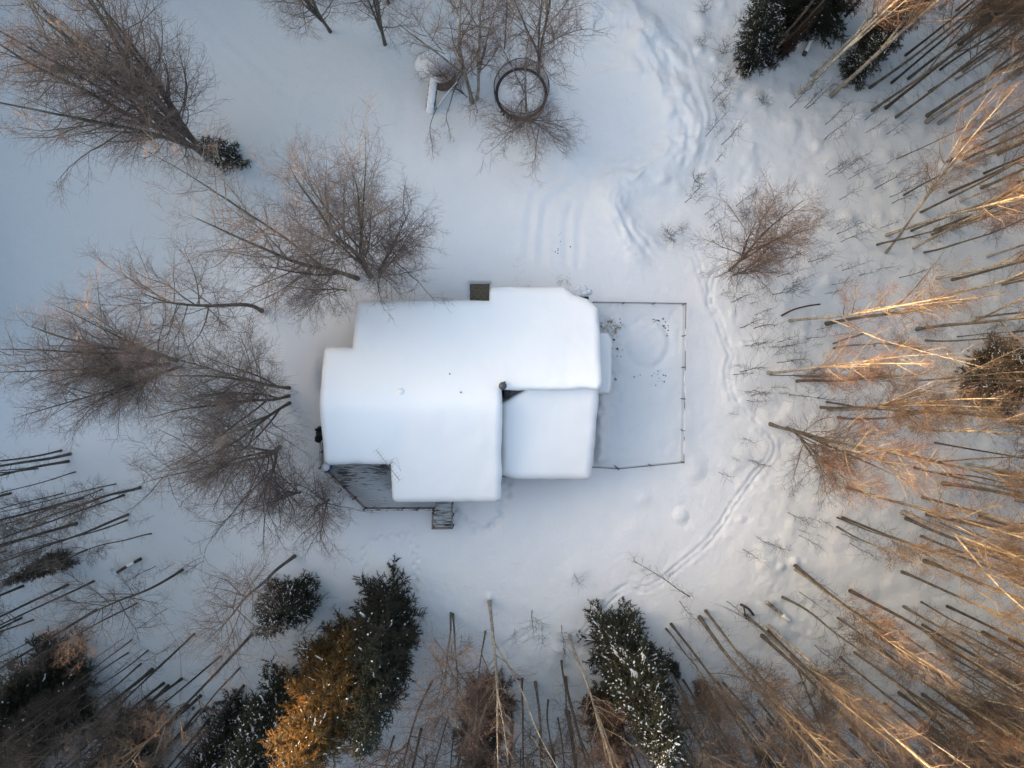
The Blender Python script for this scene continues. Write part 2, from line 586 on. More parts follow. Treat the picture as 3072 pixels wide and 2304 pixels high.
def ground_z(x, y):
    x, y = np.asarray(x, float), np.asarray(y, float)
    near = sstep(70, 45, np.hypot(x, y))
    z = 0.10 * fbm(x / 9, y / 9, N1, 3) + 0.028 * fbm(x / 1.3, y / 1.3, N2, 4) * near
    wood = sstep(14, 20, x + 0.1 * y) * near
    z = z + wood * (0.07 * fbm(x / 1.1, y / 1.1, N3, 4) + 0.03)
    low = sstep(-17, -22, y) * near
    z = z + low * 0.05 * fbm(x / 1.3, y / 1.3, N3, 3)
    # ploughed berms: chunky ridges
    for P, h, w in ((BERM, 0.85, 1.4), (BERM2, 0.6, 1.4)) + tuple((P_, 0.34, 0.7) for P_ in BERM3):
        d, s, a = poly_dist(x, y, P)
        prof = np.exp(-(d / w) ** 2)
        wx = x + 0.5 * fbm(x / 2.1, y / 2.1, N3, 2)
        wy = y + 0.5 * fbm(x / 2.1 + 9, y / 2.1, N3, 2)
        ridged = 1 - np.abs(fbm(a / 4.5, (s + 0.4 * N1(a / 2.0, s)) / 0.75, N2, 2))
        z = z + prof * h * (0.42 + 0.30 * ridged + 0.22 * fbm(wx / 1.6, wy / 1.6, N2, 4))
    # double tracks
    for P, off, dep, wd in ((TRACK_A, 0.17, 0.115, 0.09), (TRACK_B, 0.14, 0.12, 0.10), (TRACK_C, 0.16, 0.12, 0.10)):
        d, s, a = poly_dist(x, y, P)
        wob = 0.07 * N1(a / 0.9, a * 0 + 3.3)
        for o in (-off, off):
            z = z - dep * np.exp(-((s + wob - o) / wd) ** 2) * (d < 1.2) * (0.75 + 0.75 * N2(a / 0.28, a * 0 + o * 10))
        z = z + 0.03 * np.exp(-(d / 0.10) ** 2) + 0.022 * np.exp(-((d - 0.45) / 0.14) ** 2) * (1 + N3(a / 0.4, s * 2))
    for P in CAR + PLOUGH:
        d, s, a = poly_dist(x, y, P)
        z = z - 0.055 * np.exp(-(d / 0.3) ** 2) + 0.03 * np.exp(-((d - 0.6) / 0.25) ** 2)
    # single file footprints
    for P in (DOG_A, DOG_B, STEP_LOOP):
        d, s, a = poly_dist(x, y, P)
        ph = a / 0.42
        o = np.where(np.floor(ph) % 2 == 0, 0.11, -0.11)
        z = z - 0.24 * np.exp(-(((ph - np.floor(ph) - 0.5) * 0.42) / 0.15) ** 2 - ((s - o) / 0.14) ** 2) * (d < 0.5)
    d, s, a = poly_dist(x, y, STEP_LOOP)
    z = z - 0.16 * np.exp(-(d / 0.4) ** 2) * (1 + 1.2 * fbm(x / 0.35, y / 0.35, N2, 2))
    # dog run: trampled, a worn ring
    s = sdf(x, y, KENNEL)
    ins = sstep(0.25, -0.35, s)
    z = z - 0.10 * ins
    cx, cy = W(1943, 1030)[:2]
    r = np.hypot((x - cx) / 1.0, (y - cy) / 1.12)
    z = z + ins * (0.08 * sstep(1.7, 1.3, r) - 0.05 * np.exp(-((r - 1.75) / 0.25) ** 2) * (1 + 0.6 * fbm(x / 0.5, y / 0.5, N3, 2)))
    z = z + ins * 0.025 * fbm(x / 0.45, y / 0.45, N2, 3)
    rough = ins * np.exp(-((x - 7.9) / 1.0) ** 2) * sstep(-3.5, -1.5, y)
    z = z + rough * 0.09 * fbm(x / 0.3, y / 0.3, N2, 3)
    # snow slid off the garage roof lies along its right wall
    bank = np.exp(-((x - 6.9) / 0.55) ** 2) * sstep(-6.8, -5.6, y) * sstep(-0.2, -1.2, y)
    z = z + bank * 0.55 * (1 + 0.25 * fbm(x / 0.5, y / 0.7, N2, 3))
    # hollow rim left of the house
    hl = np.exp(-((x + 14.6) / 0.6) ** 2) * np.exp(-((y - 0.4) / 1.6) ** 2)
    z = z - 0.45 * hl
    # mounds
    for px, py, rr, hh in MOUNDS:
        c = W(px, py)
        q = ((x - c[0]) ** 2 + (y - c[1]) ** 2) / (rr * rr)
        z = z + np.where(q < 9, 0.8 * hh * np.exp(-q * 0.9 - 0.12 * q * q), 0)
    # thawed patch at the front door
    bx = np.maximum(np.maximum(BARE_LO[0] - x, x - BARE_HI[0]), np.maximum(BARE_LO[1] - y, y - BARE_HI[1]))
    z = z - 0.42 * sstep(0.12, -0.10, bx)
    # unseen bank added in the west to block the low sun, then land rising gently far away
    z = z + (14.0 + 1.0 * N1(y / 20, y * 0 + 0.5)) * sstep(-50, -80, x)
    z = z + 12 * sstep(250, 700, np.hypot(x, y)) * (0.5 + 0.5 * N2(x / 160, y / 160))
    return z


def axis(lo, hi, step, far, mid, lim):
    """fine steps from lo to hi, middling ones out to +-lim, then ever wider ones to the horizon"""
    a = list(np.arange(lo, hi + 1e-6, step))
    while a[-1] < lim:
        a.append(a[-1] + mid)
    dn = [a[0]]
    while dn[-1] > -lim:
        dn.append(dn[-1] - mid)
    for lst, sg in ((a, 1), (dn, -1)):
        st = mid
        while lst[-1] * sg < far:
            st *= 1.22
            lst.append(lst[-1] + sg * st)
    return np.array(dn[:0:-1] + a)


GX, GY = axis(-16, 24, 0.15, 900, 0.31, 42), axis(-24, 27, 0.16, 900, 0.30, 32)
gx, gy = np.meshgrid(GX, GY)
gz = ground_z(gx, gy)
G = Geo()
nx, ny = len(GX), len(GY)
ii = (np.arange(ny - 1)[:, None] * nx + np.arange(nx - 1)[None]).ravel()
G.add(np.stack([gx, gy, gz], -1).reshape(-1, 3), np.stack([ii, ii + 1, ii + nx + 1, ii + nx], -1))
falloff = np.zeros(gx.shape)  # mask for the painted darkening of the outer snow
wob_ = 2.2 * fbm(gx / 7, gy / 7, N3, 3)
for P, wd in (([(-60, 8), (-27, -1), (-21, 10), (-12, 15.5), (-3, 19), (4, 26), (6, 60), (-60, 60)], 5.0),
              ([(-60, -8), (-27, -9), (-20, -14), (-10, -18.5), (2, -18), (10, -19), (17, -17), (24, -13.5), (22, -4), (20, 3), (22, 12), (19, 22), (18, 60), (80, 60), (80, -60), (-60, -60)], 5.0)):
    falloff = np.maximum(falloff, sstep(wd, -wd, sdf(gx, gy, P) + wob_))
G_falloff = falloff
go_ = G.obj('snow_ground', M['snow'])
at = go_.data.attributes.new('edge_falloff', 'FLOAT', 'POINT')
at.data.foreach_set('value', G_falloff.ravel().astype(np.float32))
tag(go_, 'snow covered ground with tracks, berms and drifts', kind='structure')


def gz1(x, y):
    return float(ground_z(np.array([x]), np.array([y]))[0])


# thawed patch of bare ground by the front door
pb = Geo()
n = 22
px_, py_ = np.meshgrid(np.linspace(BARE_LO[0] + 0.06, BARE_HI[0] - 0.06, n), np.linspace(BARE_LO[1] + 0.06, BARE_HI[1] - 0.06, n))
pz_ = ground_z(px_, py_) * 0 - 0.33 + 0.03 * fbm(px_ / 0.2, py_ / 0.2, N2, 3)
ii = (np.arange(n - 1)[:, None] * n + np.arange(n - 1)[None]).ravel()
pb.add(np.stack([px_, py_, pz_], -1).reshape(-1, 3), np.stack([ii, ii + 1, ii + n + 1, ii + n], -1))
tag(pb.obj('thawed_ground', M['bare']), 'square of bare brown ground thawed out of the snow at the house front', kind='structure')


# ------------------------------------------------------------------ the house
def shrink(P, d):
    P = [np.array(p, float) for p in P]
    n = len(P)
    area = sum(P[i][0] * P[(i + 1) % n][1] - P[(i + 1) % n][0] * P[i][1] for i in range(n))
    sg = 1 if area > 0 else -1
    out = []
    for i in range(n):
        a, c, e = P[i - 1], P[i], P[(i + 1) % n]
        d1 = (c - a) / np.linalg.norm(c - a)
        d2 = (e - c) / np.linalg.norm(e - c)
        n1 = sg * np.array([-d1[1], d1[0]])
        n2 = sg * np.array([-d2[1], d2[0]])
        bis = n1 + n2
        bis /= np.linalg.norm(bis)
        out.append(c + bis * d / max(0.3, bis @ n1))
    return [tuple(p) for p in out]


def height_sheet(name, P, zfun, mat, parent, cell=0.12, rc=0.35, rr=0.5, T=0.5, skirt=0.3, under=0.12, wob=0.03):
    """solid slab of snow (or roofing) on outline P: top follows zfun, edges rounded over rr"""
    P = [tuple(p) for p in P]
    core = shrink(P, rc) if rc > 0 else P
    xs = np.array([p[0] for p in P])
    ys = np.array([p[1] for p in P])
    X = np.arange(xs.min() - cell, xs.max() + 2 * cell, cell)
    Y = np.arange(ys.min() - cell, ys.max() + 2 * cell, cell)
    x, y = np.meshgrid(X, Y)
    S = lambda a, c: sdf(a, c, core) - rc + (wob * fbm(a / 1.4, c / 1.4, N3, 2) if wob else 0)
    s = S(x, y)
    keep = s < cell * 0.5
    f = keep[:-1, :-1] & keep[1:, :-1] & keep[:-1, 1:] & keep[1:, 1:]
    nyy, nxx = x.shape
    idx = np.arange(nyy * nxx).reshape(nyy, nxx)
    quads = np.stack([idx[:-1, :-1][f], idx[:-1, 1:][f], idx[1:, 1:][f], idx[1:, :-1][f]], -1)
    # boundary edges
    ed = {}
    for qd in quads.tolist():
        for i in range(4):
            a, c = qd[i], qd[(i + 1) % 4]
            if (c, a) in ed:
                del ed[(c, a)]
            else:
                ed[(a, c)] = 1
    bd = np.unique(np.array(list(ed.keys())).ravel())
    fx, fy = x.ravel().copy(), y.ravel().copy()
    e = 0.02
    for _ in range(3):
        bx, by = fx[bd], fy[bd]
        s0 = S(bx, by)
        g1 = (S(bx + e, by) - s0) / e
        g2 = (S(bx, by + e) - s0) / e
        gl = np.maximum(g1 * g1 + g2 * g2, 0.2)
        fx[bd] = bx - s0 * g1 / gl
        fy[bd] = by - s0 * g2 / gl
    d = np.maximum(-S(fx, fy), 0)
    z = zfun(fx, fy)
    if T > 0:
        u = np.clip(1 - d / rr, 0, 1)
        z = z - T * (1 - np.sqrt(np.maximum(1 - u * u, 0)))
    used = np.unique(quads.ravel())
    remap = -np.ones(nyy * nxx, int)
    remap[used] = np.arange(len(used))
    g = Geo()
    V = np.stack([fx, fy, z], -1)[used]
    # skirt and underside
    bm = {v: len(used) + i for i, v in enumerate(bd.tolist())}
    bx, by = fx[bd], fy[bd]
    s0 = S(bx, by)
    g1 = (S(bx + e, by) - s0) / e
    g2 = (S(bx, by + e) - s0) / e
    gl = np.sqrt(g1 * g1 + g2 * g2) + 1e-6
    low = np.stack([bx - under * g1 / gl, by - under * g2 / gl, z[bd] - skirt], -1)
    sk = [[remap[c], remap[a], bm[a], bm[c]] for a, c in ed.keys()]
    g.add(np.concatenate([V, low]), np.concatenate([remap[quads], np.array(sk)]))
    return g.obj(name, mat, parent)


house = empty('house', (-3.5, -0.8, 0))
tag(house, 'large house buried under thick white roof snow in the middle of the clearing', 'house')
HINV = Matrix.Translation((3.5, 0.8, 0))


def HP(o):
    o.parent = house
    o.matrix_parent_inverse = HINV
    return o


RIDGE_Y = -1.46


def z_main(x, y):
    a = np.sqrt((y - RIDGE_Y) ** 2 + 0.5)
    z = 6.22 - 0.35 * a
    # right wing's lip bulges before the step
    return z + 0.05 * fbm(np.asarray(x) / 3.4, np.asarray(y) / 3.4, N1, 2) + 0.018 * fbm(np.asarray(x) / 0.9, np.asarray(y) / 1.3, N3, 2)


def z_gar(x, y):
    return 4.98 - 0.31 * (-0.6 - y) + 0.045 * fbm(np.asarray(x) / 2.8, np.asarray(y) / 2.8, N1, 2) + 0.015 * fbm(np.asarray(x) / 0.9, np.asarray(y) / 1.3, N3, 2)


PA = [(-13.5, -5.8), (-8.74, -5.8), (-8.74, -8.68), (-0.78, -8.68), (-0.74, -4.5), (-0.62, -1.5), (-0.72, -0.42), (6.15, -0.42), (6.42, 0.1), (6.34, 5.55), (5.6, 6.25),
      (4.6, 6.6), (3.9, 7.2), (-1.7, 7.2), (-1.7, 6.15), (-11.5, 6.15), (-11.5, 2.67), (-13.5, 2.67)]
PB = [(-0.95, -6.75), (0.0, -7.08), (5.85, -7.1), (6.14, -3.2), (6.22, -1.2), (6.05, 0.45), (1.3, 0.45), (0.75, -0.50), (0.1, -0.78), (-0.26, -0.95), (-0.95, -1.3)]
HP(height_sheet('roof_snow', PA, z_main, M['roof_snow'], None, cell=0.11, rc=0.38, rr=0.55, T=0.42, skirt=0.30, wob=0.05))
HP(height_sheet('roof_snow', PB, z_gar, M['roof_snow'], None, cell=0.11, rc=0.38, rr=0.6, T=0.45, skirt=0.30, wob=0.05))
# roofing under the snow
PAr = shrink(PA, 0.14)
PBr = [(-0.9, -6.9), (5.8, -6.95), (6.1, -1.0), (6.05, -0.25), (-0.9, -0.25)]
HP(height_sheet('roof', PAr, lambda x, y: z_main(x, y) - 0.62, M['metal_roof'], None, cell=0.3, rc=0, T=0, skirt=0.16, under=0.0, wob=0))
HP(height_sheet('roof', PBr, lambda x, y: z_gar(x, y) - 0.40, M['metal_roof'], None, cell=0.25, rc=0, T=0, skirt=0.16, under=0.0, wob=0))


def walls(P, ztop, base=-0.6):
    g = Geo()
    n = len(P)
    for i in range(n):
        a, c = np.array(P[i]), np.array(P[(i + 1) % n])
        L = np.linalg.norm(c - a)
        k = max(1, int(L / 0.5))
        pts = [a + (c - a) * t / k for t in range(k + 1)]
        v = [(p[0], p[1], base) for p in pts] + [(p[0], p[1], float(ztop(np.array([p[0]]), np.array([p[1]]))[0])) for p in pts]
        g.add(v, [[t, t + 1, k + 2 + t, k + 1 + t] for t in range(k)])
    return g


WA = [(-12.9, -5.2), (-8.2, -5.2), (-8.2, -8.1), (-1.3, -8.1), (-1.3, -0.2), (5.7, -0.2), (5.7, 6.5), (-1.1, 6.5), (-1.1, 5.5), (-10.9, 5.5), (-10.9, 2.1), (-12.9, 2.1)]
WB = [(-1.3, -6.5), (5.5, -6.5), (5.7, -0.22), (-1.3, -0.22)]
HP(walls(WA, lambda x, y: z_main(x, y) - 0.80).obj('wall', M['wall'], smooth=False))
HP(walls(WB, lambda x, y: z_gar(x, y) - 0.58).obj('wall', M['wall'], smooth=False))


def window(c, w, h, ax):
    """ax 0: wall runs along x (faces y), 1: runs along y"""
    fr = Geo()
    t, dep = 0.08, 0.07
    for s in (-1, 1):
        o = np.array([s * (w / 2 - t / 2), 0, 0]) if ax == 0 else np.array([0, s * (w / 2 - t / 2), 0])
        fr.box(np.array(c) + o, (t, dep, h) if ax == 0 else (dep, t, h))
        fr.box(np.array(c) + [0, 0, s * (h / 2 - t / 2)], (w - 2 * t, dep, t) if ax == 0 else (dep, w - 2 * t, t))
    f = HP(fr.obj('window', M['trim'], smooth=False))
    p = Geo().box(c, (w - 2 * t - 0.004, 0.03, h - 2 * t - 0.004) if ax == 0 else (0.03, w - 2 * t - 0.004, h - 2 * t - 0.004)).obj('pane', M['glass'], smooth=False)
    p.parent = f


for cx in (-9.3, -6.6, -3.6):
    window((cx, 5.55, 1.6), 1.3, 1.1, 0)
for cx in (-11.6, -9.6):
    window((cx, -5.25, 1.9), 1.2, 1.5, 0)
for cx in (-6.6, -3.4):
    window((cx, -8.15, 1.9), 1.6, 1.2, 0)
window((-12.95, -3.2, 1.8), 1.1, 1.1, 1)
window((-12.95, 0.4, 1.8), 1.1, 1.1, 1)
window((5.75, 5.2, 1.7), 0.9, 0.9, 1)
d = HP(Geo().box((-2.0, 5.53, 0.55), (0.95, 0.06, 2.0)).obj('door', M['door'], smooth=False))
k = Geo().box((-2.35, 5.58, 0.55), (0.05, 0.06, 0.12)).obj('handle', M['steel'], smooth=False)
k.parent = d
d = HP(Geo().box((2.6, 6.53, 0.9), (4.6, 0.06, 2.2)).obj('garage_door', M['trim'], smooth=False))
d = HP(Geo().box((-8.7, -8.0, 1.9), (0.06, 0.9, 2.0)).obj('patio_door', M['door'], smooth=False))

# chimney, black flashing in the thawed gap, vents
ch = Geo()
cpos = W(1508, 1158, 6.9)
ch.tube([(cpos[0], cpos[1], 4.4), (cpos[0], cpos[1], 6.75)], 0.19, 16)
ch.box((cpos[0] + 0.30, cpos[1] - 0.42, 4.95), (0.40, 0.75, 0.5), m=1)
ch.tube([(cpos[0] + 0.12, cpos[1] + 0.26, 4.9), (cpos[0] + 0.12, cpos[1] + 0.26, 6.4)], 0.07, 10, m=1)
c_ = HP(ch.obj('chimney', [M['steel'], M['flashing_black']], smooth=False))
cp = Geo()
cp.lathe([(0.001, 6.98), (0.11, 6.97), (0.13, 6.93), (0.26, 6.90), (0.28, 6.84), (0.27, 6.80), (0.20, 6.78), (0.001, 6.78)], 20, (cpos[0], cpos[1], 0))
o = cp.obj('chimney_cap', M['dark_steel'])
o.parent = c_
for px, py in ((1382, 1177), (1347, 1121)):
    p = W(px, py, 6.1)
    zt = float(z_main(p[0:1], p[1:2])[0])
    HP(Geo().tube([(p[0], p[1], zt - 0.6), (p[0], p[1], zt + 0.10)], 0.05, 10).obj('vent_pipe', M['black'], smooth=False))
p = W(1201, 1175, 6.0)
zt = float(z_main(p[0:1], p[1:2])[0])
HP(Geo().blobs([(p[0], p[1], zt)], [(0.26, 0.26, 0.16)], lump=0.03).obj('snow_capped_vent', M['roof_snow']))

# gap flashing between the wings
HP(Geo().box((-0.45, -0.72, 4.62), (0.5, 0.55, 0.06)).obj('flashing', M['flashing_black'], smooth=False))

# ------------------------------------------------------------------ lean-to on the right wall
lt = empty('lean_to', (7.0, 1.6, 0))
tag(lt, 'narrow snow covered lean-to along the right wall of the house, inside the dog run', 'lean-to')
PL = [(5.75, -0.75), (7.30, -0.75), (7.50, 0.0), (7.52, 3.3), (7.2, 3.85), (5.75, 3.9)]
zl = lambda x, y: 2.75 - 0.22 * (x - 6.0)


def LP(o, p, loc):
    o.parent = p
    o.matrix_parent_inverse = Matrix.Translation((-loc[0], -loc[1], -loc[2]))
    return o


LP(height_sheet('roof_snow', PL, zl, M['roof_snow'], None, cell=0.10, rc=0.22, rr=0.3, T=0.26, skirt=0.18), lt, (7, 1.6, 0))
LP(height_sheet('roof', shrink(PL, 0.08), lambda x, y: zl(x, y) - 0.44, M['grey_wood'], None, cell=0.25, rc=0, T=0, skirt=0.06, under=0, wob=0), lt, (7, 1.6, 0))
for yy in (-0.5, 1.6, 3.5):
    LP(Geo().bar((7.2, yy, -0.4), (7.2, yy, 1.98), 0.1).obj('post', M['grey_wood'], smooth=False), lt, (7, 1.6, 0))

# ------------------------------------------------------------------ deck
deck = empty('deck', (-10.0, -7.5, 0))
DL = (-10.0, -7.5, 0)
tag(deck, 'weathered wooden deck dusted with snow in the notch below the roof', 'deck')
ZD = 0.85


def deck_x(y):
    """left and right end of the board whose middle is at y"""
    if y > -6.75:
        xl = -14.15
    else:
        xl = -14.15 + (-6.75 - y) * (14.15 - 11.3) / (9.52 - 6.75)
    xr = -12.95 if y > -5.25 else (-8.25 if y > -8.15 else -5.9)
    return xl, xr


yy = -9.5
while yy < -3.3:
    xl, xr = deck_x(yy)
    xl += RNG.uniform(-0.02, 0.02)
    g = Geo().box(((xl + xr) / 2, yy, ZD - 0.02 + RNG.uniform(-0.004, 0.004)), (xr - xl, 0.135, 0.04))
    LP(g.obj('plank', M['boards'], smooth=False), deck, DL)
    yy += 0.148
sub = Geo()
for x in (-13.6, -12.0, -10.4, -8.8, -7.2):
    y0 = -9.3 if x > -11 else -6.8 - (x + 14.15) * 0.95 + 0.4
    sub.box((x, (y0 - 5.2) / 2, ZD - 0.14), (0.05, abs(y0 + 5.2), 0.16))
    sub.box((x, y0 + 0.15, 0.1), (0.12, 0.12, 1.2))
LP(sub.obj('joist_frame', M['grey_wood'], smooth=False), deck, DL)

ZR = ZD + 0.95


def rail_run(pts, zb=ZD, zt=ZR, posts=()):
    for a, c in zip(pts[:-1], pts[1:]):
        A, B = np.array([a[0], a[1], zt]), np.array([c[0], c[1], zt])
        LP(Geo().bar(A, B, 0.13, 0.04).obj('top_rail', M['grey_wood'], smooth=False), deck, DL)
        d = (B - A) / np.linalg.norm(B - A)
        nrm = np.array([-d[1], d[0], 0]) * 0.055
        LP(Geo().bar(A + nrm - [0, 0, 0.30], B + nrm - [0, 0, 0.30], 0.035, 0.09).obj('lower_rail', M['red_wood'], smooth=False), deck, DL)
        LP(Geo().bar(A + nrm - [0, 0, 0.62], B + nrm - [0, 0, 0.62], 0.035, 0.09).obj('lower_rail', M['red_wood'], smooth=False), deck, DL)
        L = np.linalg.norm(B - A)
        s = []
        t = 0.05
        while t < L - 0.2:
            e = min(L - 0.05, t + RNG.uniform(0.6, 1.6))
            q = [A + d * v + [0, 0, 0.03] + np.array([-d[1], d[0], 0]) * RNG.uniform(-0.015, 0.015) for v in np.linspace(t, e, 6)]
            s.append(q)
            t = e + RNG.uniform(0.0, 0.25)
        g = Geo()
        for q in s:
            g.tube(q, [0.02, 0.035, 0.042, 0.038, 0.033, 0.02], 6)
        LP(tag(g.obj('snow', M['tree_snow']), kind='stuff'), deck, DL)
    for x, y in posts:
        LP(Geo().box((x, y, (zb - 0.5 + zt + 0.06) / 2), (0.12, 0.12, zt + 0.06 - zb + 0.5)).obj('post', M['red_wood'], smooth=False), deck, DL)


def z2(px, py, z):
    return W(930 + px / 4.424, 1260 + py / 4.424, z)[:2]


rail_run([z2(205, 690, ZR), z2(712, 1192, ZR), z2(1635, 1192, ZR)],
         posts=[z2(*p, ZR) for p in ((205, 690), (272, 772), (418, 915), (572, 1050), (715, 1194), (815, 1196), (1018, 1196), (1224, 1196), (1424, 1196), (1630, 1196))])
rail_run([z2(138, 300, ZR), z2(130, 640, ZR), z2(205, 690, ZR)], posts=[z2(135, 430, ZR), z2(122, 640, ZR)])

# lower landing with its own boards and rails
landing = empty('step_landing', (-5.4, -10.2, 0))
LL = (-5.4, -10.2, 0)
tag(landing, 'small square railed landing at the lower end of the wooden deck', 'landing')
ZS = 0.5
x0, y0 = W(1299, 1586, ZS)[:2]
x1, y1 = W(1357, 1512, ZS)[:2]
yy = y0 + 0.07
while yy < y1:
    LP(Geo().box(((x0 + x1) / 2, yy, ZS - 0.02), (x1 - x0, 0.135, 0.04)).obj('plank', M['boards'], smooth=False), landing, LL)
    yy += 0.148
lz = ZS + 0.9
c = [W(1298, 1540, lz)[:2], W(1297, 1586, lz)[:2], W(1356, 1585, lz)[:2], W(1356, 1512, lz)[:2]]
for a, e in zip(c[:-1], c[1:]):
    for zz, w in ((lz, 0.12), (lz - 0.4, 0.05)):
        LP(Geo().bar((a[0], a[1], zz), (e[0], e[1], zz), w, 0.04).obj('rail', M['grey_wood'], smooth=False), landing, LL)
for q in c + [W(1356, 1552, lz)[:2]]:
    LP(Geo().box((q[0], q[1], 0.5), (0.11, 0.11, 1.9)).obj('post', M['red_wood'], smooth=False), landing, LL)

# barrel
bp = W(975, 1402, 2.0)
br = empty('barrel', (bp[0], bp[1], ZD))
tag(br, 'blue barrel with a round snow cap on the corner of the deck', 'barrel')
Geo().lathe([(0.001, 0), (0.27, 0), (0.29, 0.03), (0.30, 0.28), (0.285, 0.30), (0.30, 0.32), (0.30, 0.58), (0.285, 0.60), (0.30, 0.62), (0.29, 0.88), (0.26, 0.9), (0.001, 0.9)], 24).obj('body', M['blue'], br)
Geo().lathe([(0.25, 0.90), (0.315, 0.93), (0.31, 1.02), (0.24, 1.10), (0.12, 1.14), (0.001, 1.15)], 24).obj('snow_cap', M['tree_snow'], br)

# dark tarp bundle by the left wall
g = Geo()
p = W(957, 1303, 1.3)
r_ = np.random.default_rng(11)
g.blobs(np.array([p + [r_.uniform(-0.14, 0.12), d, r_.uniform(-0.4, 0.1)] for d in np.linspace(-0.5, 0.45, 9)]), r_.uniform(0.14, 0.26, (9, 3)) + [0, 0, 0.25], lump=0.2)
g.box((p[0] + 0.05, p[1], 0.4), (0.2, 0.7, 1.4))
tag(g.obj('tarp_bundle', M['black']), 'ragged black tarp bundle against the left wall of the house', 'tarp')

# stake in the snow beside the slanting rail
p = W(1014, 1477, 0.9)
tag(Geo().tube([(p[0], p[1], -0.3), (p[0], p[1], 0.9)], 0.05, 8).obj('stake', M['dark_steel'], smooth=False), 'short dark stake in the snow outside the slanting deck rail', 'stake')

# aerial
A0, A1 = W(1129, 1350, 6.3), W(1199, 1441, 6.3)
am = (A0 + A1) / 2
aer = empty('aerial', (am[0], am[1], ZD))
AL = (am[0], am[1], ZD)
tag(aer, 'grey rooftop television aerial with thin cross rods above the deck corner', 'aerial')
LP(Geo().bar(A0, A1, 0.035).obj('boom', M['steel'], smooth=False), aer, AL)
LP(Geo().tube([(am[0], am[1], ZD), (am[0], am[1], 6.35)], 0.03, 8).obj('mast', M['steel'], smooth=False), aer, AL)
ad = (A1 - A0) / np.linalg.norm(A1 - A0)
an = np.array([-ad[1], ad[0], 0])
for t in (0.0, 0.09, 0.19, 0.29, 0.38, 0.70, 0.80, 0.90, 1.0):
    c_ = A0 + (A1 - A0) * t + [0, 0, 0.03]
    hl = 0.31 if t in (0.0, 1.0) else 0.26
    LP(Geo().bar(c_ - an * hl, c_ + an * hl, 0.014).obj('rod', M['steel'], smooth=False), aer, AL)
lp = [W(930 + a / 4.424, 1260 + e / 4.424, 6.5) for a, e in ((1060, 560), (1110, 505), (1150, 500), (1205, 680), (1180, 640), (1120, 560), (1090, 640))]
LP(Geo().tube(lp, 0.010, 5).obj('wire_loop', M['steel']), aer, AL)


# ------------------------------------------------------------------ branching
def spawn(P, n_per, t0, t1, ang, angj, L, K, up, wob, rng, dL=0.0):
    m, k, _ = P.shape
    n_per = np.full(m, n_per, int) if np.isscalar(n_per) else n_per.astype(int)
    idx = np.repeat(np.arange(m), n_per)
    n = len(idx)
    st = np.concatenate([(np.arange(c) + 0.5) / max(c, 1) for c in n_per]) if n else np.zeros(0)
    t = np.clip(t0 + (t1 - t0) * (st + rng.uniform(-0.4, 0.4, n) / np.maximum(n_per[idx], 1)), 0.0, 0.999)
    f = t * (k - 1)
    i = np.floor(f).astype(int)
    fr = (f - i)[:, None]
    a, c = P[idx, i], P[idx, i + 1]
    pos = a * (1 - fr) + c * fr
    tan = c - a
    tan /= np.linalg.norm(tan, axis=1, keepdims=True) + 1e-9
    v = rng.normal(size=(n, 3))
    v -= (v * tan).sum(1, keepdims=True) * tan
    v /= np.linalg.norm(v, axis=1, keepdims=True) + 1e-9
    an_ = np.radians(ang + rng.normal(0, angj, n))[:, None]
    d = np.cos(an_) * tan + np.sin(an_) * v
    LL_ = L(t, idx) if callable(L) else np.full(n, L)
    LL_ = LL_ * rng.uniform(0.7, 1.3, n)
    Q = np.zeros((n, K, 3))
    Q[:, 0] = pos
    step = (LL_ / (K - 1))[:, None]
    for j in range(1, K):
        d = d + np.array([0, 0, up / K]) + wob * rng.normal(size=(n, 3))
        d /= np.linalg.norm(d, axis=1, keepdims=True)
        Q[:, j] = Q[:, j - 1] + d * step
    return Q, idx, t, LL_


def taper(L, a, b_, K, e=0.25):
    r0 = a * L + b_
    return r0[:, None] * np.linspace(1, e, K)[None]


def trunk_line(H, rng, wob=0.10, K=18, bend=0.0):
    z = np.linspace(0, H, K)
    ph = rng.uniform(0, 6.28, 4)
    x = wob * (np.sin(z / H * 5 + ph[0]) - math.sin(ph[0])) + bend * (z / H) ** 2
    y = wob * (np.sin(z / H * 6 + ph[1]) - math.sin(ph[1]))
    x += 0.3 * wob * (np.sin(z / H * 15 + ph[2]) - math.sin(ph[2]))
    return np.stack([x, y, z], -1)


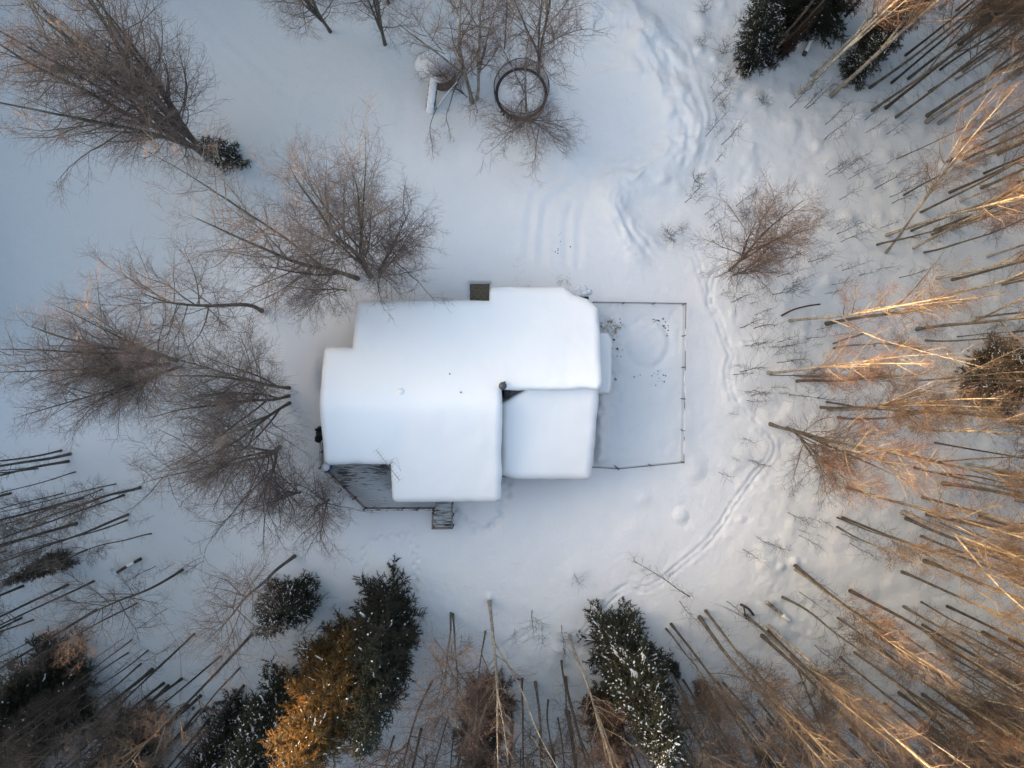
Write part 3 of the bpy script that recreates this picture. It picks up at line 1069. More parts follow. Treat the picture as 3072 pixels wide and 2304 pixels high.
def build_tree(seed, T, r0, cb, nl, L1, ang, n2, n3, n4, bark_m, limb_m, twig_m, shape='open', up=0.5, dead=0, l2=0.42, l3=0.75, l4=0.38, top=0.985, twr=1.0, fork=0, forka=17):
    """T trunk polyline (k,3). returns (trunk mesh, crown mesh)"""
    rng = np.random.default_rng(seed)
    k = len(T)
    s = np.linspace(0, 1, k)
    R = r0 * ((1 - s) ** 0.72 * 0.94 + 0.06)
    R[0] *= 1.35
    R[1] *= 1.08
    tg = Geo()
    trunks = [T]
    tg.tubes(T[None], R[None], 8)
    if fork:
        F, fi, ft, fl = spawn(T[None], fork, cb * 0.55, cb * 1.3, forka, 0.3 * forka, lambda t, i: (1 - t) * np.linalg.norm(T[-1] - T[0]) * 0.95, k, 0.35, 0.02, rng)
        rf = r0 * ((1 - ft) ** 0.85) * 0.8
        tg.tubes(F, rf[:, None] * np.linspace(1, 0.08, k)[None], 7)
        trunks += [f for f in F]
    tm = tg.mesh('trunk', bark_m)
    cg = Geo()
    Ls, rs = [], []
    for j, TT in enumerate(trunks):
        lo = cb if j == 0 else 0.25
        if shape == 'open':
            fn = lambda t, i, lo=lo: L1 * (1 - ((t - lo) / (1 - lo))) ** 0.75 + 0.25 * L1
        elif shape == 'top':
            fn = lambda t, i, lo=lo: L1 * (0.35 + 0.9 * np.sin(np.pi * np.clip((t - lo) / (1 - lo), 0, 1) ** 0.8) * 0.9)
        else:
            fn = lambda t, i, lo=lo: L1 * (1.05 - 0.8 * ((t - lo) / (1 - lo)))
        q, qi, qt, ql = spawn(TT[None], nl if j == 0 else max(5, int(nl * 0.5)), lo, top, ang, 8, fn, 8, up, 0.045 if shape == 'cone' else 0.10, rng)
        Ls.append((q, ql if j == 0 else ql * 0.7, qt))
    for q, ql, qt in Ls:
        lr = np.minimum(0.0105 * ql + 0.004, r0 * 0.75 * (1 - qt) + 0.01)
        cg.tubes(q, lr[:, None] * np.linspace(1, 0.22, 8)[None], 4, m=0)
        c2 = np.maximum(2, np.round(n2 * ql / L1)).astype(int)
        q2, i2, t2, l2_ = spawn(q, c2, 0.15, 1.0, 42, 12, lambda t, i: l2 * ql[i] * (1.1 - 0.65 * t) + 0.25, 6, 0.25, 0.14, rng)
        cg.tubes(q2, taper(l2_, 0.0075, 0.0028, 6) * twr, 3, m=0)
        c3 = np.maximum(2, np.round(n3 * l2_ / max(0.3, l2 * L1 * 0.6))).astype(int)
        c3 = np.minimum(c3, int(n3 * 1.8) + 1)
        q3, i3, t3, l3_ = spawn(q2, c3, 0.12, 1.0, 40, 12, lambda t, i: l3 * (0.55 + 0.5 * l2_[i] / max(0.3, l2 * L1)) * (1.1 - 0.4 * t), 4, 0.15, 0.18, rng)
        cg.tubes(q3, taper(l3_, 0.0055, 0.0026, 4) * twr, 3, m=1)
        if n4:
            q4, i4, t4, l4_ = spawn(q3, n4, 0.12, 1.0, 38, 12, lambda t, i: l4 * (1.15 - 0.5 * t) * (0.6 + 0.4 * l3_[i] / l3), 3, 0.10, 0.2, rng)
            cg.tubes(q4, taper(l4_, 0.004, 0.0028, 3, 0.5) * twr, 3, m=1)
    if dead:
        q, qi, qt, ql = spawn(T[None], dead, 0.10, cb, 70, 14, lambda t, i: 0.6 + 1.3 * t, 6, 0.3, 0.2, rng)
        cg.tubes(q, taper(ql, 0.008, 0.004, 6), 3, m=0)
        q2, _, _, l2_ = spawn(q, 4, 0.25, 1.0, 45, 12, 0.35, 4, 0.0, 0.2, rng)
        cg.tubes(q2, taper(l2_, 0.006, 0.003, 4), 3, m=1)
    return tm, cg.mesh('crown', [limb_m, twig_m])


def build_spruce(seed, H, R, needles, nwh, snow, cb=0.04, pw=0.62, r0=0.17):
    rng = np.random.default_rng(seed)
    T = trunk_line(H, rng, 0.05, 12)
    tg = Geo()
    s = np.linspace(0, 1, 12)
    tg.tubes(T[None], (r0 * (1 - s) + 0.012)[None], 8)
    tm = tg.mesh('trunk', M['dark_bark'])
    cg = Geo()
    n = nwh
    t = np.sort(cb + (0.985 - cb) * rng.uniform(0, 1, n) ** 1.05)
    az = np.arange(n) * 2.39996 + rng.normal(0, 0.25, n)
    L = R * (1 - t) ** pw * rng.uniform(0.62, 1.12, n) + 0.14
    side = 1 + 0.22 * np.sin(az * 2 + seed)
    L = L * side
    K = 7
    u = np.linspace(0, 1, K)
    el0 = np.radians(8 + 45 * t ** 2)
    droop = 0.42 * (1 - t)
    zz = L[:, None] * (np.tan(el0)[:, None] * u - droop[:, None] * 1.5 * u ** 1.3 + 0.45 * droop[:, None] * u ** 3)
    base = np.stack([np.interp(t * H, T[:, 2], T[:, 0]), np.interp(t * H, T[:, 2], T[:, 1]), t * H], -1)
    P = np.zeros((n, K, 3))
    P[..., 0] = base[:, None, 0] + np.cos(az)[:, None] * L[:, None] * u
    P[..., 1] = base[:, None, 1] + np.sin(az)[:, None] * L[:, None] * u
    P[..., 2] = base[:, None, 2] + zz
    P[:, 1:] += rng.normal(0, 0.035, (n, K - 1, 3))
    cg.tubes(P, (0.006 + 0.010 * L)[:, None] * np.linspace(1, 0.3, K)[None], 3, m=1)
    # side sprays
    c2 = np.maximum(5, np.round(L * 9.5)).astype(int)
    q2, i2, t2, l2 = spawn(P, c2, 0.10, 1.0, 52, 10, lambda tt, i: (0.18 + 0.34 * L[i] * (1 - 0.75 * tt)), 4, -0.25, 0.10, rng)
    prof = np.array([0.55, 1.0, 0.8, 0.1])
    fat = (0.020 + 0.018 * l2)[:, None] * prof[None]
    cg.tubes(q2, fat, 3, m=0)
    c3 = np.maximum(3, np.round(l2 * 15)).astype(int)
    q3, i3, t3, l3 = spawn(q2, c3, 0.1, 1.0, 48, 14, lambda tt, i: 0.11 + 0.27 * l2[i] * (1.2 - 0.6 * tt), 2, -0.10, 0.12, rng)
    cg.tubes(q3, (0.020 + 0.03 * l3)[:, None] * np.array([1.0, 0.1])[None], 3, m=0)
    # leader
    cm = cg.mesh('crown', [needles, M['dark_bark']])
    sm = None
    if snow:
        g = Geo()
        # ribbons of snow lying along the boughs
        nb = int(snow * 0.8)
        pick = rng.integers(0, n, nb)
        ua = rng.uniform(0.15, 0.8, nb)
        ub = np.minimum(ua + rng.uniform(0.08, 0.34, nb), 1.0)
        k = 6
        uu = ua[:, None] + (ub - ua)[:, None] * np.linspace(0, 1, k)[None]
        f = np.minimum(uu * (K - 1), K - 1 - 1e-6)
        i = np.floor(f).astype(int)
        fr = (f - i)[..., None]
        c = P[pick[:, None], i] * (1 - fr) + P[pick[:, None], i + 1] * fr
        c = c + rng.normal(0, 0.06, (nb, 1, 3)) + rng.normal(0, 0.02, (nb, k, 3)) + [0, 0, 0.045]
        w = rng.uniform(0.022, 0.055, nb) * np.clip(0.5 + L[pick] / R, 0.5, 1.3) * np.where(rng.uniform(0, 1, nb) < 0.1, 1.8, 1.0)
        g.tubes(c, w[:, None] * rng.uniform(0.5, 1.3, (nb, k)) * np.array([0.5, 0.9, 1.0, 1.0, 0.8, 0.1])[None], 5)
        # and small caps on side sprays
        nb2 = int(snow * 2.2)
        pk = rng.integers(0, len(q2), nb2)
        c = q2[pk, 2] + [0, 0, 0.03]
        sz = rng.uniform(0.02, 0.05, nb2) * np.clip(0.45 + L[i2[pk]] / R, 0.4, 1.1)
        d = q2[pk, 3] - q2[pk, 1]
        S = np.stack([sz * 1.5, sz * 0.9, sz * 0.6], -1)
        g.blobs(c, S, rng=rng, lump=0.2, turn=np.arctan2(d[:, 1], d[:, 0]))
        sm = g.mesh('snow', M['tree_snow'])
    return tm, cm, sm


# ------------------------------------------------------------------ tree kinds (meshes shared by the copies)
KIND = {}


def std(name, seeds, **kw):
    H = kw.pop('H')
    wob = kw.pop('wob', 0.12)
    KIND[name] = (H, [build_tree(sd, trunk_line(H, np.random.default_rng(sd), wob), **kw) for sd in seeds])


B, GB, DB = M['birch_bark'], M['grey_bark'], M['dark_bark']
std('open', (101, 102), H=21, wob=0.22, r0=0.17, cb=0.12, nl=34, L1=3.9, ang=46, n2=7, n3=6, n4=2, bark_m=GB, limb_m=M['limb'], twig_m=M['twig_frost'], fork=3, forka=9, up=0.75, l2=0.46, l3=1.05, l4=0.6)
std('red', (111, 112), H=17, wob=0.18, r0=0.12, cb=0.20, nl=28, L1=3.9, ang=48, n2=7, n3=6, n4=2, bark_m=GB, limb_m=M['limb_pale'], twig_m=M['twig_frost'], fork=2, forka=13, up=0.65, l2=0.46, l3=1.05, l4=0.6)
std('pale', (121, 122, 123), H=22, wob=0.10, r0=0.115, cb=0.40, nl=20, L1=3.2, ang=32, n2=7, n3=4, n4=3, bark_m=B, limb_m=M['limb_pale'], twig_m=M['twig'], dead=8, up=0.9, shape='cone', fork=2, forka=8)
std('grey', (131, 132, 133, 134), H=22, wob=0.10, r0=0.105, cb=0.42, nl=24, L1=2.7, ang=42, n2=7, n3=5, n4=3, bark_m=GB, limb_m=M['limb'], twig_m=M['twig_dark'], dead=24, up=0.9, shape='cone', fork=1, forka=8)
std('thin', (141, 142, 143), H=16, wob=0.12, r0=0.062, cb=0.42, nl=18, L1=1.6, ang=38, n2=6, n3=5, n4=2, bark_m=GB, limb_m=M['limb'], twig_m=M['twig_dark'], dead=10, up=0.7, shape='cone', l3=0.55)
std('dark', (151, 152), H=21.5, wob=0.08, r0=0.12, cb=0.42, nl=26, L1=2.5, ang=48, n2=7, n3=5, n4=3, bark_m=DB, limb_m=M['limb'], twig_m=M['twig_dark'], dead=18, up=0.6, shape='cone')
std('yard', (191, 192), H=18, wob=0.18, r0=0.135, cb=0.22, nl=24, L1=3.0, ang=46, n2=7, n3=5, n4=3, bark_m=B, limb_m=M['limb'], twig_m=M['twig'], fork=1, forka=12, up=0.6, l3=0.75)
std('round', (195, 196), H=17, wob=0.2, r0=0.12, cb=0.42, nl=26, L1=3.6, ang=58, n2=8, n3=6, n4=2, bark_m=GB, limb_m=M['limb'], twig_m=M['twig_frost'], up=0.6, l2=0.46, l3=0.9, l4=0.5, shape='top')
std('gold_birch', (113, 114), H=17, wob=0.18, r0=0.12, cb=0.20, nl=28, L1=3.8, ang=42, n2=8, n3=6, n4=2, bark_m=GB, limb_m=M['limb_pale'], twig_m=M['twig'], fork=2, forka=13, up=0.75, l2=0.46, l3=0.95, l4=0.55)
std('bushy', (161, 162), H=9, wob=0.18, r0=0.10, cb=0.10, nl=26, L1=3.1, ang=48, n2=7, n3=5, n4=2, bark_m=GB, limb_m=M['limb'], twig_m=M['twig_frost'], fork=3, up=0.55, l3=0.85, l4=0.5)
std('sapling', (171, 172, 173, 174, 175), H=4.0, wob=0.03, r0=0.018, cb=0.22, nl=13, L1=0.6, ang=40, n2=2, n3=0, n4=0, bark_m=M['twig_dark'], limb_m=M['twig_dark'], twig_m=M['twig_dark'], up=0.2, shape='cone', twr=1.0)
std('shrub', (181, 182), H=1.1, wob=0.06, r0=0.018, cb=0.05, nl=12, L1=0.75, ang=48, n2=4, n3=2, n4=0, bark_m=M['twig_dark'], limb_m=M['twig_dark'], twig_m=M['twig_dark'], up=0.3, shape='cone', l3=0.3, twr=1.1)
SPRUCE = {
    'snowy': (15, [build_spruce(201, 15, 2.7, M['needles'], 270, 560), build_spruce(202, 15, 2.5, M['needles'], 230, 460)]),
    'bare': (15, [build_spruce(211, 15, 2.6, M['needles'], 270, 110)]),
    'gold': (22, [build_spruce(221, 22, 4.3, M['needles_sunlit'], 245, 200)]),
    'brown': (14, [build_spruce(231, 14, 2.0, M['needles_brown'], 210, 30)]),
    'small': (4.5, [build_spruce(241, 4.5, 1.7, M['needles'], 110, 190, r0=0.07)]),
}

# ------------------------------------------------------------------ planting
PLANTED = []          # (object, kind phrase, px, py)


def stand(bx, by, h, H, top=None, spin=None, sc=1.0, name='birch', meshes=None, th=1.0, sink=0.25):
    b0 = W(bx, by)
    b0[2] = gz1(b0[0], b0[1]) - sink
    q = Quaternion((0, 0, 1), spin if spin is not None else random.uniform(0, 6.283))
    if top is not None:
        t1 = W(top[0], top[1], h)
        v = Vector(t1 - b0)
        s = v.length / H
        q = Vector((0, 0, 1)).rotation_difference(v.normalized()) @ q
    else:
        s = (h + sink) / H
        v = Vector((random.gauss(0, 0.025), random.gauss(0, 0.025), 1)).normalized()
        q = Vector((0, 0, 1)).rotation_difference(v) @ q
    e = empty(name, tuple(b0), q)
    e.scale = (s * sc, s * sc, s)
    for nm, me in zip(('trunk', 'crown', 'snow'), meshes):
        if me is None:
            continue
        o = link(bpy.data.objects.new(nm, me), e)
        if nm == 'trunk' and th != 1.0:
            o.scale = (th, th, 1)
        if nm == 'snow':
            o['kind'] = 'stuff'
    return e


CNT = {}


def plant(kind, bx, by, h=None, top=None, th=1.0, sc=1.0, var=None, look=None, group=None, label=None, spin=None):
    if kind in SPRUCE:
        H, vs = SPRUCE[kind]
        nm = 'spruce_tree'
    else:
        H, vs = KIND[kind]
        nm = {'sapling': 'sapling', 'shrub': 'shrub'}.get(kind, 'birch_tree')
    i = CNT.get(kind, 0) if var is None else var
    CNT[kind] = CNT.get(kind, 0) + 1
    if h is None:
        h = H * random.uniform(0.88, 1.12)
    o = stand(bx, by, h, H, top, spin, sc, nm, vs[i % len(vs)], th)
    PLANTED.append(dict(o=o, kind=kind, px=bx, py=by, th=th, look=look, group=group, label=label, top=top, h=h))
    return o


T = tile
# --- left and top: broad open birches
plant('open', 604, 450, 21, (60, -10), th=1.0, sc=1.3, var=0, label='broad dark birch reaching to the upper corner, behind the small snowy spruce')
plant('open', 612, 464, 20, (-90, 60), th=0.9, sc=1.3, var=1, label='dark birch leaning out over the smooth open snow, beside the small snowy spruce')
plant('open', 596, 440, 20, (190, -90), th=0.8, sc=1.25, var=2, label='dark birch leaning to the top edge, one of three behind the small snowy spruce')
plant('red', 1112, 832, 17, (880, 480), th=1.1, sc=1.2, var=0, label='tall bare birch at the upper left of the house, top reaching to the driveway')
plant('red', 1098, 800, 14, (1045, 500), th=1.0, sc=1.15, var=1, label='pale bare birch nearest the driveway, upright crown above the house front')
plant('red', 1076, 836, 17, (560, 640), th=1.1, sc=1.2, var=1, label='wide bare birch by the house whose crown stretches left to the small snowy spruce')
plant('red', 1040, 870, 11, (850, 850), th=0.8, var=0, label='low reddish birch filling the corner between the house front and its left wall')
plant('bushy', 1135, 832, 10, (1215, 690), sc=1.0, th=0.9, var=1, label='birch at the house front whose low crown leans towards the driveway')
plant('round', 785, 933, 18, (420, 868), th=1.2, sc=1.05, var=0, label='single bare birch with a long grey trunk and round crown, left of the house')
plant('open', 531, 1083, 19, (60, 965), th=0.8, sc=1.1, var=1, label='uppermost of three birches fanning to the left edge')
plant('open', 508, 1091, 18, (-40, 1120), th=0.8, sc=1.0, var=2, label='middle birch of three fanning to the left edge')
plant('open', 536, 1100, 18, (30, 1260), th=0.7, sc=1.0, var=0, label='lowest of three birches fanning to the left edge')
plant('red', 870, 1164, 15, (470, 1120), th=1.0, sc=1.1, var=0, label='uppermost of the birches close to the left end of the house roof')
plant('red', 868, 1186, 15, (450, 1260), th=1.0, sc=1.1, var=1, label='middle birch close to the left end of the house, dark double trunk')
plant('red', 871, 1207, 14, (540, 1400), th=1.0, sc=1.15, var=0, label='lowest birch close to the left end of the house, crown bending to the deck')
plant('bushy', 838, 1340, 12, (640, 1420), sc=1.15, var=0, label='dense reddish birch crown to the left of the black tarp')
plant('bushy', 985, 1500, 8.5, (930, 1560), sc=0.95, var=1, label='bushy twiggy birch next to the slanting rail of the deck')
plant('bushy', 900, 1480, 8, (800, 1500), sc=0.8, var=0, label='twiggy low birch between the deck and the left wood')
plant('open', 990, 93, 17, (840, -260), th=0.9, var=0, label='dark crooked birch at the top edge, left of the pair of trunks')
plant('open', 1154, 132, 18, (1080, -260), th=1.1, sc=0.8, var=2, label='dark birch with a leaning thick trunk at the top edge, left of the playhouse')
plant('dark', 1166, 9, 16, None, label='birch stump trunk cut off by the top edge, above the playhouse')
plant('yard', 1416, 306, 18, (1375, -110), th=1.2, sc=1.0, var=0, label='white birch with black scars beside the round playhouse, left of its twin')
plant('yard', 1430, 296, 18, (1452, -120), th=1.0, sc=0.9, var=1, label='white birch twin standing between playhouse and trampoline')
plant('dark', 1513, 143, 16, (1530, -150), th=0.8, sc=0.7, var=1, label='single dark trunk between the white birch pair and the trampoline')
plant('bushy', 1588, 352, 6.5, (1600, 330), sc=1.25, th=0.7, var=0, label='low twiggy birch growth spreading over the lower rim of the trampoline')
plant('bushy', 1404, 290, 6.5, (1285, 175), sc=0.62, th=0.7, var=1, label='twiggy leaning birch hanging over the snow cap of the playhouse')
plant('yard', 1578, 345, 13, (1592, 60), sc=0.95, var=0, label='pale birch growing up through the edge of the trampoline')
plant('red', 1612, 226, 17, (1668, -120), sc=1.05, th=0.9, var=2, label='birch with fine spreading twigs just above the trampoline')
plant('gold_birch', 2188, 812, 12.5, (2425, 590), sc=1.35, th=0.9, var=1, label='lone spreading birch with sunlit tips to the right of the driveway')
plant('bushy', 2200, 826, 7, (2330, 730), sc=0.9, var=0, label='lower stem clump at the foot of the lone spreading birch')

# --- bottom left wood
for x, y, k, th, h, top in ((183, 1351, 'thin', 1.4, 15, None), (211, 1361, 'grey', 1.2, 19, None), (206, 1384, 'grey', 1.1, 19, None), (421, 1463, 'grey', 1.2, 19, (60, 1570)),
                           (387, 1543, 'grey', 1.1, 19, None), (384, 1559, 'thin', 1.1, 15, None), (456, 1601, 'thin', 1.1, 13, None), (546, 1710, 'round', 1.1, 14, (185, 1890)),
                           (204, 1754, 'dark', 1.0, 18, None), (69, 1758, 'dark', 0.9, 18, None), (491, 2050, 'dark', 1.0, 18, None), (505, 2057, 'dark', 1.0, 19, None),
                           (544, 2038, 'dark', 1.0, 18, None), (602, 2087, 'dark', 1.1, 18, None), (597, 2133, 'dark', 0.9, 17, None), (625, 2161, 'dark', 1.1, 18, None),
                           (623, 2258, 'dark', 0.8, 16, None), (884, 1668, 'round', 1.2, 15.5, (600, 1935)), (30, 1480, 'grey', 1.0, 18, None), (60, 1620, 'thin', 1.2, 15, None),
                           (1182, 2210, 'dark', 0.9, 15, None), (1203, 2279, 'dark', 0.9, 14, None), (1280, 2268, 'dark', 1.0, 14, None), (100, 1860, 'thin', 1.2, 15, None)):
    plant(k, x, y, h, top, th, sc=1.0, group='bare trees of the lower left wood' if x < 900 else 'bare trees along the lower edge')

# --- bottom wood
for x, y, k, th, h, top in ((1352, 1838, 'round', 0.8, 15, (1305, 2140)), (1358, 1842, 'round', 0.8, 15, (1370, 2200)), (1468, 1802, 'pale', 1.3, 20, (1490, 2330)), (1456, 1895, 'grey', 0.9, 17, None)):
    plant(k, x, y, h, top, th, sc=0.95, group='bare trees along the lower edge')
for a, c, k, th in ((1030, 725, 'dark', .8), (995, 755, 'thin', 1.1), (1255, 640, 'grey', 1.0), (1215, 680, 'grey', 1.2), (1510, 670, 'grey', 1.2), (1465, 915, 'grey', 1.1),
                    (1330, 1105, 'dark', 0.8), (1370, 1110, 'dark', 0.8), (1310, 1140, 'dark', 0.8), (370, 795, 'pale', 1.0), (320, 960, 'thin', 1.2), (150, 1100, 'grey', 1.1),
                    (185, 1420, 'dark', 0.9), (565, 1180, 'grey', 1.0), (920, 960, 'dark', 0.9), (890, 1020, 'dark', 0.9), (905, 850, 'thin', 1.3), (360, 1290, 'dark', 1.1),
                    (265, 1540, 'dark', 0.8), (400, 1570, 'dark', 0.7), (770, 1530, 'thin', 1.2), (1400, 1200, 'thin', 1.3), (1560, 1060, 'thin', 1.0), (1060, 1060, 'pale', 0.9),
                    (1110, 1090, 'red', 0.7), (620, 1060, 'thin', 1.2), (480, 1180, 'thin', 1.2), (1240, 1240, 'thin', 1.2), (1600, 1230, 'dark', 0.8)):
    p = T(1536, 1536, [(a, c)])[0]
    plant(k, p[0], p[1], None, None, th, group='bare trees along the lower edge')

# --- lower right wood
for a, c, k, th in ((480, 35, 'grey', 1.0), (445, 35, 'thin', 1.0), (895, 40, 'grey', 1.1), (865, 0, 'pale', 1.3), (1020, 15, 'grey', 1.0), (1200, 45, 'grey', 1.2), (1370, 25, 'dark', 1.0),
                    (990, 155, 'grey', 0.9), (1125, 250, 'grey', 1.0), (1280, 230, 'grey', 1.0), (1010, 315, 'grey', 1.35), (870, 390, 'grey', 1.0), (990, 580, 'thin', 1.2),
                    (875, 610, 'grey', 0.9), (1000, 730, 'dark', 0.8), (1055, 810, 'dark', 0.8), (1390, 780, 'dark', 1.2), (1560, 820, 'dark', 1.0), (530, 510, 'dark', 1.2),
                    (175, 345, 'grey', 1.25), (180, 375, 'pale', 0.9), (95, 555, 'thin', 1.4), (450, 685, 'thin', 1.2), (450, 95, 'thin', 1.2), (845, 1170, 'grey', 1.2),
                    (1165, 1215, 'dark', 1.1), (55, 1270, 'grey', 1.3), (0, 740, 'pale', 1.1), (0, 770, 'dark', 0.8), (-40, 800, 'grey', 1.3), (1360, 940, 'thin', 1.2),
                    (990, 1410, 'grey', 0.9), (520, 1330, 'dark', 0.8), (380, 1400, 'thin', 1.3), (700, 1000, 'pale', 1.0), (640, 1290, 'pale', 1.0), (1200, 1000, 'thin', 1.2)):
    p = T(2304, 1536, [(a, c)])[0]
    top = None
    if (a, c) == (1510, 670):
        top = None
    plant(k, p[0], p[1], None, top, th, group='bare trees of the lower right wood')

# --- right wood
for a, c, k, th in ((1090, 145, 'pale', 1.0), (1190, 155, 'grey', 1.0), (135, 420, 'pale', 1.0), (375, 440, 'grey', 1.4), (960, 475, 'grey', 1.1), (1020, 545, 'thin', 1.2),
                    (420, 600, 'thin', 1.2), (0, 757, 'pale', 0.9), (190, 810, 'grey', 1.2), (380, 945, 'grey', 0.8), (340, 980, 'grey', 1.0), (390, 1000, 'pale', 1.0),
                    (450, 1045, 'thin', 1.4), (775, 1270, 'grey', 1.1), (1135, 1475, 'grey', 1.4), (1150, 1410, 'thin', 1.2), (1185, 815, 'thin', 1.1), (1575, 600, 'grey', 1.0),
                    (510, 1500, 'grey', 0.9), (1020, 1000, 'grey', 0.9), (1080, 1210, 'dark', 0.7)):
    p = T(2304, 768, [(a, c)])[0]
    plant(k, p[0], p[1], None, None, th, group='bare trees of the right hand wood')
p = T(2304, 768, [(70, 1085)])[0]
plant('gold_birch', p[0] - 30, p[1], 15, (2860, 1420), th=1.1, sc=1.05, var=0, label='leaning golden birch with a wide sunlit crown where the snow track bends away')
p = T(2304, 768, [(100, 1075)])[0]
plant('gold_birch', p[0] + 10, p[1] + 14, 13, (2640, 1500), th=0.8, sc=1.0, var=1, label='reddish birch with drooping sunlit twigs beside the leaning golden birch')
p = T(2304, 768, [(10, 757)])[0]
plant('gold_birch', p[0], p[1] + 6, 11, (2630, 1135), th=0.8, sc=0.6, var=1, label='small golden birch nearest the dog run, glowing in the low sun')

# --- upper right wood
for a, c, k, th in ((285, 490, 'pale', 0.9), (200, 603, 'pale', 1.0), (410, 620, 'pale', 1.4), (655, 570, 'grey', 1.1), (910, 510, 'grey', 1.0), (1110, 455, 'grey', 0.9), (670, 718, 'grey', 0.9),
                    (820, 765, 'grey', 1.0), (1035, 598, 'dark', 0.7), (1030, 750, 'grey', 1.2), (1025, 792, 'pale', 1.25), (1110, 797, 'pale', 1.15), (1215, 665, 'dark', 0.7), (1460, 460, 'grey', 0.9),
                    (500, 105, 'dark', 0.9), (350, 165, 'dark', 0.7), (20, 320, 'grey', 1.0), (55, 345, 'dark', 0.8), (1255, 920, 'grey', 0.9), (1155, 1055, 'grey', 0.9), (1260, 1035, 'dark', 0.7),
                    (870, 1270, 'thin', 1.2), (1375, 1220, 'grey', 1.1), (765, 1525, 'pale', 0.9), (705, 1585, 'thin', 1.4), (940, 1610, 'pale', 0.9), (1010, 1635, 'thin', 1.2), (1060, 1520, 'grey', 0.8),
                    (1075, 1495, 'dark', 0.7), (1525, 130, 'dark', 0.9), (830, 1030, 'thin', 0.6)):
    p = T(2304, 0, [(a, c)])[0]
    plant(k, p[0], p[1], None, None, th, group='bare trees of the upper right wood')
p = T(2304, 0, [(770, 1640)])[0]
plant('pale', p[0], p[1], 20, tuple(T(2304, 0, [(1640, 520)])[0]), th=0.9, var=1, label='golden birch leaning steeply up across its upright neighbours in the upper right wood')

# --- the depth of the woods: further trunks towards the edges
fill_r = random.Random(12)
taken = [(r['px'], r['py']) for r in PLANTED]
for (xa, ya, xb, yb), n, kinds, grp in (((2720, 330, 3068, 1640), 34, ('grey', 'pale', 'thin', 'grey'), 'bare trees of the right hand wood'),
                                        ((2380, 1720, 3066, 2298), 52, ('grey', 'dark', 'thin', 'pale', 'grey'), 'bare trees of the lower right wood'),
                                        ((1240, 2010, 2380, 2298), 40, ('thin', 'grey', 'round', 'dark', 'thin'), 'bare trees along the lower edge'),
                                        ((4, 1330, 420, 2298), 28, ('thin', 'dark', 'thin'), 'bare trees of the lower left wood'),
                                        ((420, 1900, 760, 2298), 12, ('dark', 'thin'), 'bare trees of the lower left wood'),
                                        ((2640, 4, 3066, 330), 18, ('grey', 'pale', 'dark'), 'bare trees of the upper right wood')):
    k = 0
    for _ in range(4000):
        if k >= n:
            break
        x, y = fill_r.uniform(xa, xb), fill_r.uniform(ya, yb)
        if min((x - a) ** 2 + (y - c) ** 2 for a, c in taken) < 34 ** 2:
            continue
        if xa == 2380 and (y - 1720) < (2720 - x) * 0.9:
            continue
        taken.append((x, y))
        plant(kinds[k % len(kinds)], x, y, None, None, fill_r.uniform(0.65, 1.1), group=grp)
        k += 1
# --- spruces
plant('small', 690, 474, 4.0, None, sc=1.0, label='small spruce loaded with snow at the foot of the dark birches')
plant('snowy', 2262, 190, 14, (2345, -170), sc=0.62, var=0, label='tall dark spruce striped with snow at the top edge')
plant('bare', 2345, 60, 13, (2450, -190), sc=0.7, label='black spruce half hidden behind the snow striped spruce')
plant('bare', 2420, 70, 14, None, sc=1.0, label='black spruce at the top edge behind two thin trunks')
plant('brown', 2345, 160, 7, None, sc=0.7, label='short dark spruce between paired trunks and the snow striped spruce')
plant('snowy', 2545, 225, 9.5, None, sc=0.75, var=1, label='dark spruce behind the thick pale trunk in the upper right wood')
plant('brown', 2600, 150, 12, None, sc=0.8, label='rusty spruce above the dark spruce in the upper right wood')
plant('snowy', 2955, 1135, 8, None, sc=1.85, var=0, label='wide black spruce flecked with snow at the right edge')
plant('snowy', 880, 1785, 7.5, (795, 1905), sc=1.6, var=0, label='round snow flecked spruce beside the thick leaning trunk below the deck')
plant('bare', 1168, 1838, 17, (1085, 2250), sc=1.05, label='dark snow dusted spruce standing right behind the golden spruce')
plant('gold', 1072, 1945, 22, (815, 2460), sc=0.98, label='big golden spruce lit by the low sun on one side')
plant('snowy', 900, 2090, 15, None, sc=1.2, var=1, label='grey frosted spruce tucked left of the golden spruce')
plant('snowy', 1868, 1935, 17, (2005, 2310), sc=1.08, var=0, label='tall pointed spruce with white streaked boughs below the snow track')
plant('brown', 1455, 2090, 15, None, sc=1.0, label='rusty brown spruce in the middle of the lower edge')
plant('brown', 1800, 2090, 13, None, sc=0.85, label='small rusty spruce below left of the white streaked spruce')
plant('bare', 2105, 2075, 5, None, sc=1.0, label='round dark young spruce among the trunks right of the white streaked spruce')
plant('bare', 2015, 1990, 3, None, sc=0.9, label='tiny dark spruce beside the white streaked spruce')
plant('bare', 185, 1680, 6, None, sc=1.1, label='small dark spruce under bare branches in the lower left wood')
plant('bare', 200, 2060, 11, None, sc=2.0, label='broad black spruce in the lower left wood')
plant('bare', 420, 2235, 10, None, sc=1.7, label='black spruce below the row of dark stones')
plant('snowy', 710, 2200, 11, None, sc=1.5, var=1, label='black spruce flecked with white left of the frosted spruce')
plant('bare', 80, 2250, 10, None, sc=1.5, label='black spruce in the lower left corner')

